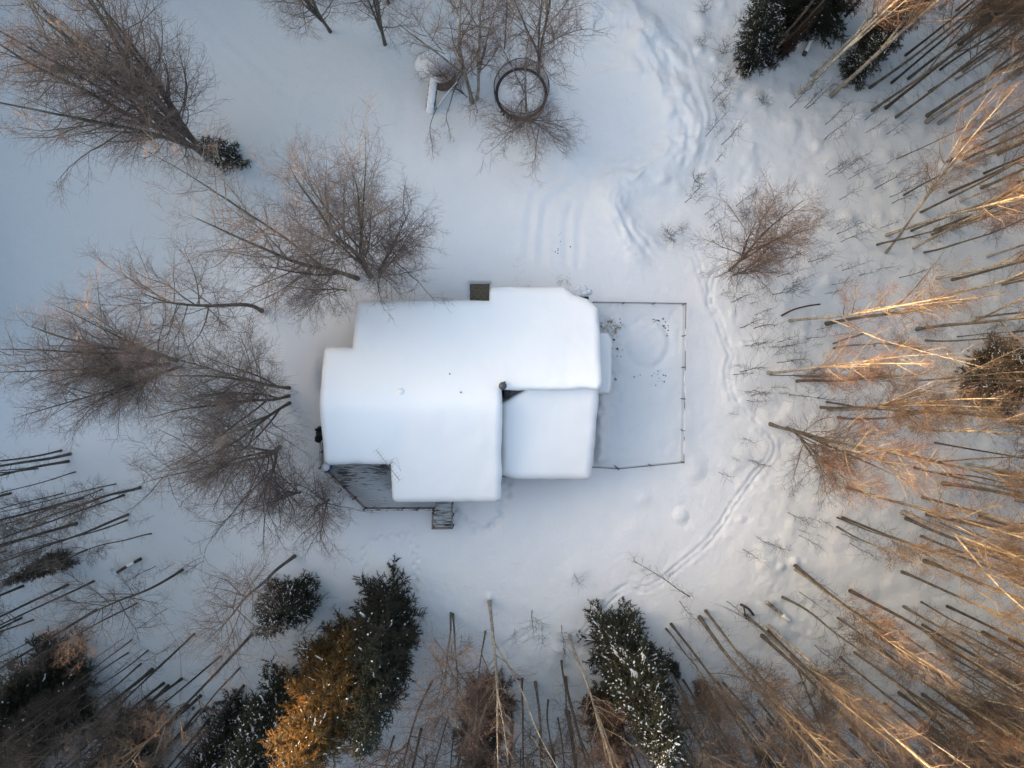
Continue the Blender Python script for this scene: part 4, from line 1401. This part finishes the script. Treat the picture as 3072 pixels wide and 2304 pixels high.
# --- saplings and shrubs
SAP = [('upper right clearing', 2304, 0, [(235, 700), (245, 705), (370, 805), (440, 905), (370, 902), (625, 780), (635, 860), (765, 870), (815, 880), (765, 1065), (370, 1135), (390, 1145), (520, 1160),
                              (685, 1135), (680, 1185), (690, 1225), (840, 1190), (465, 1295), (390, 1495), (445, 1515), (470, 1570), (300, 1615), (290, 1440), (330, 1425), (480, 1080),
                              (525, 1075), (140, 700), (450, 1130), (1045, 1225), (785, 1280), (800, 1320), (440, 1440), (720, 1480), (850, 1030), (560, 1120)]),
       ('slope left of the right hand wood', 2304, 768, [(10, 60), (70, 30), (130, 210), (155, 175), (200, 245), (260, 40), (300, 55), (430, 75), (480, 95), (590, 130), (410, 185), (370, 245), (180, 100), (60, 130), (250, 30),
                              (30, 250), (100, 220), (60, 560), (130, 580), (160, 630), (280, 585), (20, 590), (60, 690), (120, 680), (30, 640), (70, 890), (20, 850), (140, 900), (320, 915), (250, 540), (310, 480), (390, 520), (700, 90), (850, 140)]),
       ('clearing beside the ploughed berm', 1536, 0, [(1285, 575), (1310, 895), (1355, 940), (1320, 1050), (1250, 895), (1295, 665), (1340, 690), (1370, 530), (1120, 1310), (1190, 1320), (1285, 1475), (1265, 1430), (1310, 1500), (1250, 1390), (1450, 1340), (1430, 180)]),
       ('strip between the snow track and the right hand wood', 1536, 768, [(1420, 300), (1545, 310), (1480, 465), (1570, 470), (1580, 380), (1440, 710), (1480, 750), (1440, 770), (1510, 580), (1555, 575), (1510, 880), (1570, 870), (1525, 935), (1410, 1020), (1500, 1180), (1530, 1320), (1560, 1330), (1340, 1400), (1420, 1300), (1580, 230), (1350, 250), (1320, 140)]),
       ('lower right clearing', 2304, 1536, [(0, 195), (20, 210), (320, 145), (335, 45), (190, 110), (260, 35), (200, 150), (440, 35), (470, 140), (530, 200), (210, 525), (350, 550), (350, 470), (300, 860), (340, 880), (420, 960), (200, 30), (130, 0)]),
       ('snow above the bent white birch', 1536, 1536, [(1500, 245), (1585, 160), (555, 580), (1085, 575), (130, 640), (190, 750), (320, 730), (20, 760), (1390, 580), (1640, 590), (510, 650), (400, 400)]),
       ('lower left wood floor', 0, 1536, [(800, 820), (820, 850), (920, 890), (825, 975), (1160, 820), (1080, 630), (1300, 300), (1320, 320), (1090, 880), (1010, 350), (1640, 70), (1000, 20), (1130, 330)]),
       ('snow between the two near spruces', 768, 1536, [(395, 900), (320, 720), (490, 700), (440, 720), (520, 590), (470, 520), (370, 700), (1020, 1520), (1000, 1600), (720, 1520), (760, 1610), (1150, 1600), (1110, 620), (1380, 790), (1330, 800)])]
SHR = [(2010, 716), (1997, 690), (2042, 692), (1768, 0), (2105, 40), (2106, 140), (2163, 160), (2275, 305), (2172, 245), (2163, 305), (2085, 545), (2238, 655), (2225, 640)]
sap_r = random.Random(5)
for where, tx, ty, lst in SAP:
    for a, c in lst:
        p = T(tx, ty, [(a, c)])[0]
        hh = sap_r.uniform(1.8, 5.6)
        o = plant('sapling', p[0], p[1], hh, None, th=sap_r.uniform(0.9, 1.4), group='saplings in the ' + where)
for px, py in SHR:
    plant('shrub', px, py, random.uniform(0.7, 1.3), None, sc=random.uniform(0.8, 1.3), group='twiggy shrubs beside the berm')

# ------------------------------------------------------------------ labels for the trees of the woods
MARKS = [('trampoline', 1563, 288), ('round playhouse', 1325, 185), ('black tarp', 955, 1305), ('small snowy spruce', 690, 474), ('snow striped spruce', 2268, 185),
         ('spruce at the right edge', 2985, 1150), ('golden spruce', 1075, 1955), ('white streaked spruce', 1868, 1930), ('lying birch log', 2340, 1835),
         ('row of dark stones', 620, 2130), ('lone spreading birch', 2195, 820), ('dark spruce of the upper wood', 2545, 225), ('round snow flecked spruce', 872, 1790),
         ('leaning golden birch', 2310, 1270), ('bent white birch', 2180, 1820), ('big lower left spruce', 200, 2060), ('small dark lower left spruce', 185, 1680),
         ('rusty brown spruce', 1452, 2110), ('round young spruce', 2105, 2075), ('broken pole', 2550, 1010)]
LOOK = {'gold_birch': 'golden twigged birch', 'round': 'round crowned birch', 'yard': 'white barked birch', 'pale': 'pale birch', 'grey': 'grey trunked birch', 'thin': 'slender bare birch', 'dark': 'dark trunked tree', 'red': 'reddish twiggy birch', 'open': 'broad birch', 'bushy': 'bushy birch'}
ORD = ['nearest', 'second nearest', 'third nearest', 'fourth nearest', 'fifth nearest', 'sixth nearest', 'seventh nearest', 'eighth nearest', 'ninth nearest', 'tenth nearest',
       'eleventh nearest', 'twelfth nearest', 'thirteenth nearest', 'fourteenth nearest', 'fifteenth nearest', 'sixteenth nearest', 'seventeenth nearest', 'eighteenth nearest']
SMARKS = MARKS + [('straight broken pole', 2595, 1000), ('bowed broken pole', 2460, 912), ('upper corner of the dog run', 2054, 910), ('lower corner of the dog run', 2050, 1390), ('fork footed trunk', 2385, 1700),
                  ('thick pale trunk', 2494, 287), ('large snow hump', 2083, 1407), ('bend of the snow track', 2195, 1300), ('ploughed berm', 2000, 350), ('driveway end of the track', 2090, 770),
                  ('arched dark log', 2240, 1835), ('short black log', 388, 1697), ('thick leaning trunk', 850, 1690), ('pair of trunks in the upper wood', 2400, 260), ('steeply leaning golden birch', 2660, 760),
                  ('frosted spruce', 900, 2090), ('small landing', 1328, 1560), ('leftmost trunk of the upper wood', 2396, 279), ('pale trunk at the right edge', 2808, 835)]
for r in PLANTED:
    if r['label'] is None:
        sp = r['kind'] in ('sapling', 'shrub')
        if r['kind'] == 'sapling':
            look = ('tall' if r['h'] > 4.4 else 'short' if r['h'] < 2.8 else 'middling') + ' bare sapling'
        elif r['kind'] == 'shrub':
            look = 'low twiggy shrub'
        else:
            look = LOOK.get(r['kind'], 'bare tree')
            if r['th'] >= 1.2 and r['kind'] != 'thin':
                look = 'thick ' + look
            elif r['th'] <= 0.8:
                look = 'narrow ' + look
        best = min(SMARKS if sp else MARKS, key=lambda k: math.hypot(r['px'] - k[1], r['py'] - k[2]))
        dx, dy = r['px'] - best[1], r['py'] - best[2]
        side = ('right of' if dx > 0 else 'left of') if abs(dx) > abs(dy) else ('below' if dy > 0 else 'above')
        r['key'] = (look, side, best[0])
        r['dist'] = math.hypot(dx, dy)
keys = {}
for r in PLANTED:
    if 'key' in r:
        keys.setdefault(r['key'], []).append(r)
for kx, rs in keys.items():
    rs.sort(key=lambda r: r['dist'])
    for i, r in enumerate(rs):
        r['label'] = f'{kx[0]} {kx[1]} the {kx[2]}' + (f', {ORD[min(i, 17)]}' if len(rs) > 1 else '')
for r in PLANTED:
    cat = {'sapling': 'sapling', 'shrub': 'shrub'}.get(r['kind'], 'tree')
    tag(r['o'], r['label'], cat, r['group'] or ('birches round the house' if r['kind'] not in SPRUCE else 'dark spruces round the clearing'))


# ------------------------------------------------------------------ single stems with a course of their own
def stem(name, path, r0, r1, label, cat, bark_m, nl=0, L1=1.5, n2=5, n3=4, n4=3, snow=False, t0=0.3, up=0.1, ang=40, parent=None, seed=1, group=None):
    rng = np.random.default_rng(seed)
    P = np.array(smooth_line(path, 5))
    e = parent or empty(name, tuple(P[0]))
    loc = e.location if parent is None else (0, 0, 0)
    g = Geo()
    R = np.linspace(r0, r1, len(P))
    g.tube(P, R, 8)
    o = g.obj('trunk' if parent is None else 'bough', bark_m)
    objs = [o]
    if nl:
        cg = Geo()
        q, qi, qt, ql = spawn(P[None], nl, t0, 1.0, ang, 10, lambda t, i: L1 * (1.15 - 0.6 * t), 7, up, 0.12, rng)
        cg.tubes(q, taper(ql, 0.009, 0.006, 7), 4)
        q2, i2, t2, l2 = spawn(q, n2, 0.15, 1, 42, 12, lambda t, i: 0.42 * ql[i] * (1.1 - 0.5 * t) + 0.1, 5, up, 0.15, rng)
        cg.tubes(q2, taper(l2, 0.007, 0.004, 5), 3, m=1)
        q3, i3, t3, l3 = spawn(q2, n3, 0.15, 1, 40, 12, lambda t, i: 0.45 * l2[i] + 0.08, 4, up, 0.15, rng)
        cg.tubes(q3, taper(l3, 0.006, 0.0035, 4), 3, m=1)
        if n4:
            q4, i4, t4, l4 = spawn(q3, n4, 0.2, 1, 38, 12, lambda t, i: 0.45 * l3[i] + 0.06, 3, up, 0.15, rng)
            cg.tubes(q4, taper(l4, 0.005, 0.003, 3), 3, m=1)
        objs.append(cg.obj('crown' if parent is None else 'twigs', [M['limb'], M['twig']]))
    if snow:
        sg = Geo()
        k0, k1 = snow
        a, c = int(k0 * len(P)), int(k1 * len(P))
        q = P[a:c] + [0, 0, 0.02]
        sg.tube(q + np.stack([np.zeros(len(q)), np.zeros(len(q)), R[a:c] * 0.75], -1), R[a:c] * 0.95, 7)
        objs.append(tag(sg.obj('snow', M['tree_snow']), kind='stuff'))
    for ob in objs:
        ob.parent = e
        ob.matrix_parent_inverse = Matrix.Translation((-loc[0], -loc[1], -loc[2]))
    if parent is None:
        tag(e, label, cat, group)
    return e


def tp(tx, ty, pts, zs):
    return [W(p[0], p[1], z) for p, z in zip(T(tx, ty, pts), zs)]


def zp(zx, zy, pts, zs, k=4.424):
    return [W(zx + a / k, zy + c / k, z) for (a, c), z in zip(pts, zs)]


stem('bent_birch', tp(1536, 1536, [(1520, 690), (1430, 640), (1330, 600), (1200, 570), (1090, 510), (980, 430), (880, 370), (790, 320)], [0.1, 1.2, 1.9, 2.2, 2.1, 1.7, 1.2, 0.7]), 0.075, 0.012,
     'slender birch bent to the ground with snow along its stem, over the track', 'tree', M['dark_bark'], nl=14, L1=1.3, n2=4, n3=3, n4=2, snow=(0.03, 0.5), t0=0.42, up=0.2, seed=21)
stem('broken_bough', zp(1220, 130, [(745, 380), (680, 500), (620, 650), (570, 820), (525, 980), (555, 1100), (585, 1270)], [4.2, 3.6, 3.0, 2.4, 1.6, 1.0, 0.5]), 0.05, 0.010,
     'broken forked bough hanging to the snow beside the round playhouse', 'bough', M['dark_bark'], nl=8, L1=0.9, n2=4, n3=3, n4=0, t0=0.5, seed=22)
stem('broken_bough', zp(1220, 130, [(670, 515), (560, 640), (470, 760), (390, 880), (320, 1060), (310, 1180), (335, 1320), (345, 1480)], [3.6, 2.9, 2.4, 1.9, 1.3, 0.9, 0.5, 0.3]), 0.045, 0.010,
     'snow lined bough sweeping down to the open snow below the playhouse slide', 'bough', M['dark_bark'], nl=10, L1=1.1, n2=4, n3=3, n4=2, snow=(0.02, 0.42), t0=0.6, seed=23)
stem('fallen_log', tp(2304, 1536, [(-10, 580), (30, 615), (80, 655), (135, 700)], [0.35, 0.3, 0.25, 0.2]), 0.15, 0.15, 'white birch log lying in the snow at the edge of the lower right wood', 'log', M['birch_bark'], snow=(0.7, 1.0), seed=24)
stem('leaning_pole', tp(2304, 768, [(85, 388), (160, 350), (250, 325), (340, 312)], [0.1, 0.4, 0.8, 1.2]), 0.07, 0.06, 'bowed broken pole leaning out of the snow right of the track', 'pole', M['dark_bark'], seed=25)
stem('leaning_pole', tp(2304, 768, [(415, 570), (500, 540), (570, 520), (628, 498)], [0.1, 0.6, 1.1, 1.6]), 0.06, 0.07, 'straight broken pole leaning in the middle of the right hand wood edge', 'pole', M['grey_bark'], seed=26)
stem('fallen_log', tp(0, 1536, [(915, 303), (860, 332), (810, 360), (760, 392)], [0.5, 0.5, 0.45, 0.4]), 0.13, 0.12, 'short black log propped on the snow in the lower left wood', 'log', M['dark_bark'], snow=(0.3, 0.6), seed=27)
stem('fallen_log', zp(0, 1929, [(1290, 1105), (1450, 1065), (1600, 1035), (1760, 1012)], [0.25, 0.3, 0.3, 0.25]), 0.13, 0.10, 'thin dark log lying left of the row of stones', 'log', M['dark_bark'], snow=(0.45, 0.98), seed=28)
stem('arched_log', tp(1536, 1536, [(1482, 600), (1510, 612), (1540, 635), (1565, 668)], [0.3, 0.6, 0.6, 0.2]), 0.11, 0.09, 'short arched dark log at the foot of the bent white birch', 'log', M['dark_bark'], seed=29)
stem('snapped_birch', tp(1536, 1536, [(1500, -60 + 660), (1512, 672)], [0.2, 0.5]), 0.06, 0.05, 'small snapped stump beside the arched dark log', 'stump', M['dark_bark'], seed=30)
stem('snowy_log', zp(2200, 0, [(935, 735), (1000, 600), (1060, 480), (1095, 390), (1110, 320)], [0.3, 0.35, 0.4, 0.4, 0.35]), 0.17, 0.13, 'snow sided fallen trunk pointing up between the dark upper spruces', 'log', M['grey_bark'], snow=(0.1, 0.9), seed=31)
w0, w1, w2 = W(352, 1717, 1.4), W(530, 1925, 2.2), W(544, 2030, 2.5)
tag(Geo().tube(smooth_line([w0, (w0 + w1) / 2 - [0, 0, 0.15], w1, w2], 4), 0.014, 5).obj('wire', M['dark_steel']), 'thin wire strung between trunks over the lower left snow', 'wire')

# dry vine heap at the deck corner under the aerial
vn = Geo()
r_ = np.random.default_rng(31)
vp = W(1154, 1400, 3.4)
for i in range(46):
    a = np.array([vp[0] + r_.normal(0, 0.16), vp[1] + r_.normal(0, 0.12), ZD])
    pts = [a]
    for j in range(5):
        a = a + [r_.normal(0, 0.13), r_.normal(0, 0.11), r_.uniform(0.4, 0.75)]
        pts.append(a)
    vn.tube(pts, [0.016, 0.015, 0.013, 0.011, 0.009, 0.006], 4)
vo = vn.obj('dry_vine', M['grey_wood'])
tag(vo, 'tangle of dry grey vine stems in the roof corner below the aerial', 'vine')

# ------------------------------------------------------------------ trampoline
tc = W(1563.6, 288, 0)
tr = empty('trampoline', tuple(tc))
tag(tr, 'round trampoline with black net and snow on its mat at the top of the yard', 'trampoline')
zf, RT = 0.42, 2.08
Geo().lathe([(1.80, zf + 0.02), (1.83, zf + 0.06), (1.98, zf + 0.06), (2.03, zf + 0.02), (1.98, zf - 0.03), (1.83, zf - 0.03), (1.80, zf + 0.02)], 48).obj('edge_pad', M['black'], tr)
Geo().lathe([(1.86, zf - 0.12), (1.80, zf + 0.02), (1.4, zf + 0.08), (0.7, zf + 0.12), (0.001, zf + 0.13)], 48).obj('snow_on_mat', M['snow'], tr)
th = np.linspace(0, 2 * math.pi, 49)
zt = 1.95
sag = lambda t: zt - 0.10 * np.abs(np.sin(t * 4)) - 0.18 * np.sin(t * 1.0 + 2.2) ** 4
ring = [(RT * math.cos(t), RT * math.sin(t), sag(t)) for t in th]
Geo().tube(ring, 0.035, 6).obj('top_ring', M['black'], tr)
g = Geo()
rows = np.linspace(0, 1, 7)
V = []
for v in rows:
    for t in th:
        z = zf + 0.03 + (sag(t) - zf) * v
        rr = 1.9 + (RT - 1.9) * v + 0.05 * math.sin(t * 16) * (1 - abs(2 * v - 1))
        V.append((rr * math.cos(t), rr * math.sin(t), z))
q = [[j * 49 + i, j * 49 + i + 1, (j + 1) * 49 + i + 1, (j + 1) * 49 + i] for j in range(6) for i in range(48)]
g.add(V, q)
g.obj('net', M['net'], tr)
for i in range(8):
    t = i * math.pi / 4 + 0.2
    Geo().tube([(2.04 * math.cos(t), 2.04 * math.sin(t), -0.4), (2.06 * math.cos(t), 2.06 * math.sin(t), zf), (2.12 * math.cos(t), 2.12 * math.sin(t), sag(t) + 0.08)], 0.028, 6).obj('pole', M['dark_steel'], tr)
g = Geo()
for i in range(5):
    t = math.pi * (1.22 + 0.22 * i / 4) + RNG.uniform(-0.05, 0.05)
    rr, L = 1.97, 0.16 + 0.12 * (i % 3)
    a = np.array([rr * math.cos(t), rr * math.sin(t), zf + 0.02])
    g.bar(a, a * [1.10, 1.10, 1] - [0, 0, L * 0.6], 0.16, 0.01)
tag(g.obj('skirt_flap', M['black'], tr, smooth=False), kind='stuff')

# ------------------------------------------------------------------ playhouse with slide
pc = W(1328, 232, 0)
ph = empty('playhouse', tuple(pc))
tag(ph, 'round brown playhouse with a snow cap and snow filled slide under the white birches', 'playhouse')
for i in range(20):
    t = i * 2 * math.pi / 20
    g = Geo().box((1.02 * math.cos(t), 1.02 * math.sin(t), 0.55), (0.05, 0.31, 1.9), rz=t)
    g.obj('stave', M['brown_wood'], ph, smooth=False)
Geo().lathe([(0.98, 1.52), (1.13, 1.55), (1.14, 1.68), (1.02, 1.80), (0.75, 1.82)], 32).obj('snow_rim', M['tree_snow'], ph)
hexr = 6
for i in range(6):
    t = (i + 0.5) * math.pi / 3
    Geo().tube([(0.72 * math.cos(t), 0.72 * math.sin(t), 1.4), (0.72 * math.cos(t), 0.72 * math.sin(t), 2.5)], 0.04, 6).obj('roof_post', M['brown_wood'], ph)
Geo().lathe([(0.95, 2.44), (0.98, 2.5), (0.001, 2.95)], 6).obj('roof', M['brown_wood'], ph, smooth=False)
g = Geo()
g.lathe([(0.84, 2.48), (0.93, 2.52), (0.95, 2.62), (0.86, 2.72), (0.6, 2.84), (0.25, 2.93), (0.001, 2.95)], 18)
v = np.concatenate(g.v)
v[:, :2] *= 1 + 0.06 * np.cos(6 * np.arctan2(v[:, 1], v[:, 0]))[:, None]
g.v = [v]
g.obj('snow_cap', M['tree_snow'], ph)
# slide towards the yard
s0 = np.array([-0.55, -0.80, 1.25])
s1 = np.array([-0.95, -2.5, 0.05])
g = Geo()
K = 9
for sgn in (-1, 1):
    dd = (s1 - s0)[:2] / np.linalg.norm((s1 - s0)[:2])
    nn = np.array([-dd[1], dd[0], 0]) * 0.30 * sgn
    Geo().bar(s0 + nn + [0, 0, 0.06], s1 + nn + [0, 0, 0.06], 0.05, 0.30).obj('slide_side', M['brown_wood'], ph, smooth=False)
Geo().bar(s0, s1, 0.56, 0.05).obj('slide_bed', M['grey_wood'], ph, smooth=False)
g.blobs([s0 * (1 - t) + s1 * t + [0, 0, 0.14] for t in np.linspace(0, 1.05, 12)], [(0.36, 0.36, 0.17)] * 12, lump=0.03)
tag(g.obj('snow_on_slide', M['tree_snow'], ph), kind='stuff')

# snow hood of the covered boulder behind the playhouse
bpos = W(1290, 180, 0.8)
g = Geo()
g.lathe([(1.35, -0.3), (1.15, 0.15), (0.95, 0.42), (0.65, 0.62), (0.3, 0.72), (0.001, 0.74)], 28, (bpos[0], bpos[1], 0))
tag(g.obj('snow_hood', M['tree_snow']), 'pale rounded hump of snow under twigs behind the playhouse', 'snow mound')

# ------------------------------------------------------------------ big snow humps in the yard
for px, py, r, h, lab in ((2083, 1407, 0.95, 0.22, 'large smooth snow hump outside the lower corner of the dog run'), (2042, 1546, 0.62, 0.18, 'rounded snow hump standing alone in the lower yard')):
    c = W(px, py, 0)
    g = Geo().lathe([(r * u, h * math.exp(-1.5 * u ** 3) - (0.06 if u > 1.4 else 0)) for u in (1.75, 1.4, 1.2, 1.05, 0.9, 0.75, 0.6, 0.4, 0.2)] + [(0.001, h)], 32, (c[0], c[1], gz1(c[0], c[1])))
    tag(g.obj('snow_hump', M['snow']), lab, 'snow mound')

# snow that broke off the eaves at the upper right corner of the roof
rc_ = np.random.default_rng(44)
cc = [W(1742 + rc_.normal(0, 16), 876 + rc_.normal(0, 9), 0.0) for _ in range(26)]
cs = rc_.uniform(0.10, 0.36, 26)
tag(Geo().blobs(np.array(cc) + np.stack([0 * cs, 0 * cs, cs * 0.35], -1), np.stack([cs, cs * 0.8, cs * 0.6], -1), rng=rc_, lump=0.16).obj('fallen_roof_snow', M['tree_snow']),
    'heap of broken snow fallen from the upper right corner of the house roof', 'snow heap')

# ------------------------------------------------------------------ dog run fence
fn = empty('dog_run_fence', (W(2054, 910)[0], W(2054, 910)[1], 0))
FL = tuple(fn.location)
tag(fn, 'low wire fence enclosing the dog run to the right of the house', 'fence')
ZF = 1.0
run = [W(1781, 906, ZF), W(2058, 910, ZF), W(2052, 1388, ZF), W(1857, 1407, ZF), W(1776, 1402, ZF)]
posts = []
for a, e in zip(run[:-1], run[1:]):
    n = max(1, int(round(np.linalg.norm(e - a) / 2.4)))
    for i in range(n):
        A, E = a + (e - a) * i / n, a + (e - a) * (i + 1) / n
        posts.append(A)
        rw = 0.035
        LP(Geo().tube([A + [0, 0, RNG.uniform(-0.03, 0.03)], (A + E) / 2 - [0, 0, 0.02], E], 0.026, 6).obj('top_rail', M['dark_steel']), fn, FL)
        # woven wire panel
        g = Geo()
        d = (E - A) / np.linalg.norm(E - A)
        L = np.linalg.norm(E - A)
        for t in np.arange(0.05, L, 0.16):
            p = A + d * t
            g.bar(p - [0, 0, ZF + 0.2], p, 0.006)
        for z in np.arange(0.1, ZF, 0.16):
            g.bar(A - [0, 0, z], E - [0, 0, z], 0.006)
        LP(tag(g.obj('wire_panel', M['dark_steel'], smooth=False), kind='stuff'), fn, FL)
posts.append(run[-1])
for p in posts:
    LP(Geo().tube([(p[0], p[1], -0.4), (p[0], p[1], ZF + 0.08)], 0.04, 8).obj('post', M['dark_steel'], smooth=False), fn, FL)
# snow clinging to the right run
g = Geo()
a, e = run[1], run[2]
for t0, t1 in ((0.16, 0.30), (0.42, 0.62), (0.66, 0.84), (0.86, 0.95)):
    g.tube([a + (e - a) * t + [RNG.normal(0, 0.02), 0, 0.035] for t in np.linspace(t0, t1, 8)], [0.02, 0.045, 0.05, 0.045, 0.05, 0.05, 0.04, 0.02], 6)
LP(tag(g.obj('snow', M['tree_snow']), kind='stuff'), fn, FL)
# open gate leaf
gt = Geo()
ga, ge = W(1848, 1400, ZF), W(1857, 1411, ZF)
gt.bar(ga, ge, 0.05)
gt.bar(ga - [0, 0, 0.9], ge - [0, 0, 0.9], 0.05)
gt.bar(ga, ga - [0, 0, 1.0], 0.05)
LP(gt.obj('gate', M['dark_steel'], smooth=False), fn, FL)

# trampled dirt: clods and straw
r_ = np.random.default_rng(77)
cl = []
for (a, e), n, s in (((1975, 964), 6, 6), ((1990, 970), 6, 8), ((1998, 978), 5, 5), ((2003, 990), 5, 5), ((2004, 1005), 4, 4), ((1960, 963), 4, 5), ((1862, 957), 2, 3), ((1842, 1020), 5, 5),
                    ((1850, 1050), 8, 14), ((1925, 1118), 3, 10), ((1985, 1125), 8, 8), ((1975, 1140), 6, 14), ((1804, 978), 6, 5), ((1856, 983), 6, 5), ((1846, 1140), 3, 4),
                    ((1668, 1050 - 303), 2, 4), ((1670, 1050 - 293), 2, 3), ((1905, 765), 2, 2), ((1710, 720), 4, 14)):
    for i in range(n):
        p = W(a + r_.normal(0, s), e + r_.normal(0, s), 0)
        p[2] = gz1(p[0], p[1]) + 0.02
        cl.append(p)
tag(Geo().blobs(cl, r_.uniform(0.02, 0.055, (len(cl), 1)) * np.array([[1.2, 0.9, 0.6]]), rng=r_, lump=0.25).obj('dark_clods', M['dung']), 'dark clods scattered on the trampled snow of the dog run', kind='stuff')
st = Geo()
for (a, e), n, s in (((1828, 965), 60, 6), ((1822, 985), 40, 8), ((1853, 982), 60, 8), ((1842, 998), 50, 7), ((1808, 985), 30, 8), ((1560, 850), 25, 30), ((1690, 845), 40, 12)):
    for i in range(n):
        p = W(a + r_.normal(0, s), e + r_.normal(0, s), 0)
        p[2] = gz1(p[0], p[1]) + 0.02
        t = r_.uniform(0, 3.14)
        d = np.array([math.cos(t), math.sin(t), r_.uniform(-0.1, 0.2)]) * r_.uniform(0.05, 0.13)
        st.bar(p - d, p + d, 0.012)
tag(st.obj('straw', M['straw'], smooth=False), 'yellow straw trodden into the snow at the lean-to', kind='stuff')

# ------------------------------------------------------------------ row of snow capped stones, lower left
rs = empty('stone_row', tuple(W(620, 2130)))
RL = tuple(rs.location)
tag(rs, 'low row of dark stones capped with snow in the lower left wood', 'stone wall')
pts = smooth_line([W(468, 2138), W(530, 2128), W(600, 2135), W(650, 2122), W(690, 2112), W(730, 2110), W(780, 2104)], 6)
for i in range(34):
    p = np.array(pts[int(i / 34 * (len(pts) - 1))]) + [r_.normal(0, 0.22), r_.normal(0, 0.22), 0]
    s = r_.uniform(0.10, 0.27)
    o = Geo().blobs([(p[0], p[1], gz1(p[0], p[1]) + s * 0.5)], [(s, s * 0.8, s * 0.8)], rng=r_, lump=0.28).obj('stone', M['stone'], smooth=False)
    LP(o, rs, RL)
    if i % 3 == 0:
        c = Geo().blobs([(p[0] + 0.1, p[1] + 0.05, gz1(p[0], p[1]) + s * 1.15)], [(s * 1.1, s * 0.8, s * 0.35)], rng=r_, lump=0.2).obj('snow_cap', M['tree_snow'])
        LP(c, rs, RL)
c = W(705, 2132)
LP(Geo().blobs([(c[0], c[1], 0.25)], [(0.55, 0.34, 0.2)], rng=r_, lump=0.12).obj('snow_cap', M['tree_snow']), rs, RL)

# ------------------------------------------------------------------ unseen wood added round the clearing to shade its edges
r_ = np.random.default_rng(5)
fw = Geo()
pts = []
while len(pts) < 1760:
    x, y = r_.uniform(-92, 92), r_.uniform(-80, 80)
    if len(pts) > 1080:
        x = r_.uniform(-86, -62)
    ex, ey = (45.5 if x < 0 else 43.5), (36.0 if y > 0 else 34.0)
    if abs(x) < ex and abs(y) < ey:
        continue
    if len(pts) <= 1080 and max(abs(x) - ex, abs(y) - ey) > 26 and r_.uniform() < 0.6:
        continue
    if all((x - p[0]) ** 2 + (y - p[1]) ** 2 > 3.2 for p in pts[-220:]):
        pts.append((x, y))
zs_ = ground_z(np.array([p[0] for p in pts]), np.array([p[1] for p in pts]))
for (x, y), z0 in zip(pts, zs_):
    h = r_.uniform(17, 23)
    if x < -40:                         # western heights shaped along the sun path to block or pass it
        c = y + 0.3617 * x
        h *= 1.1 if c < -29 else 0.45 if c < -22 else 1.18 if c < -6 else 0.82 if c < 14 else 1.0
    R0 = h * r_.uniform(0.10, 0.14)
    n, tiers = 10, 5
    th = np.arange(n) * 2 * math.pi / n
    V, q = [], []
    for k in range(tiers):
        f0, f1 = k / tiers, min(1.0, (k + 1.55) / tiers)
        rr = R0 * (1 - f0) ** 0.85 * r_.uniform(0.8, 1.3, n) * np.where(np.arange(n) % 2, 0.55, 1.1)
        zb = z0 + 0.8 + (h - 0.8) * f0 - 0.25 * rr + r_.uniform(-0.25, 0.25, n)
        rt = R0 * 0.12 * (1 - f1)
        b0 = len(V)
        ph = r_.uniform(0, 1)
        for i in range(n):
            V.append((x + rr[i] * math.cos(th[i] + ph), y + rr[i] * math.sin(th[i] + ph), zb[i]))
        for i in range(n):
            V.append((x + rt * math.cos(th[i] + ph), y + rt * math.sin(th[i] + ph), z0 + 0.8 + (h - 0.8) * f1))
        q += [[b0 + i, b0 + (i + 1) % n, b0 + n + (i + 1) % n, b0 + n + i] for i in range(n)]
    fw.add(V, q)
tag(fw.obj('unseen_shade_wood', M['needles'], smooth=False), 'dense unseen conifer wood added round the clearing to shade its edges', kind='stuff')
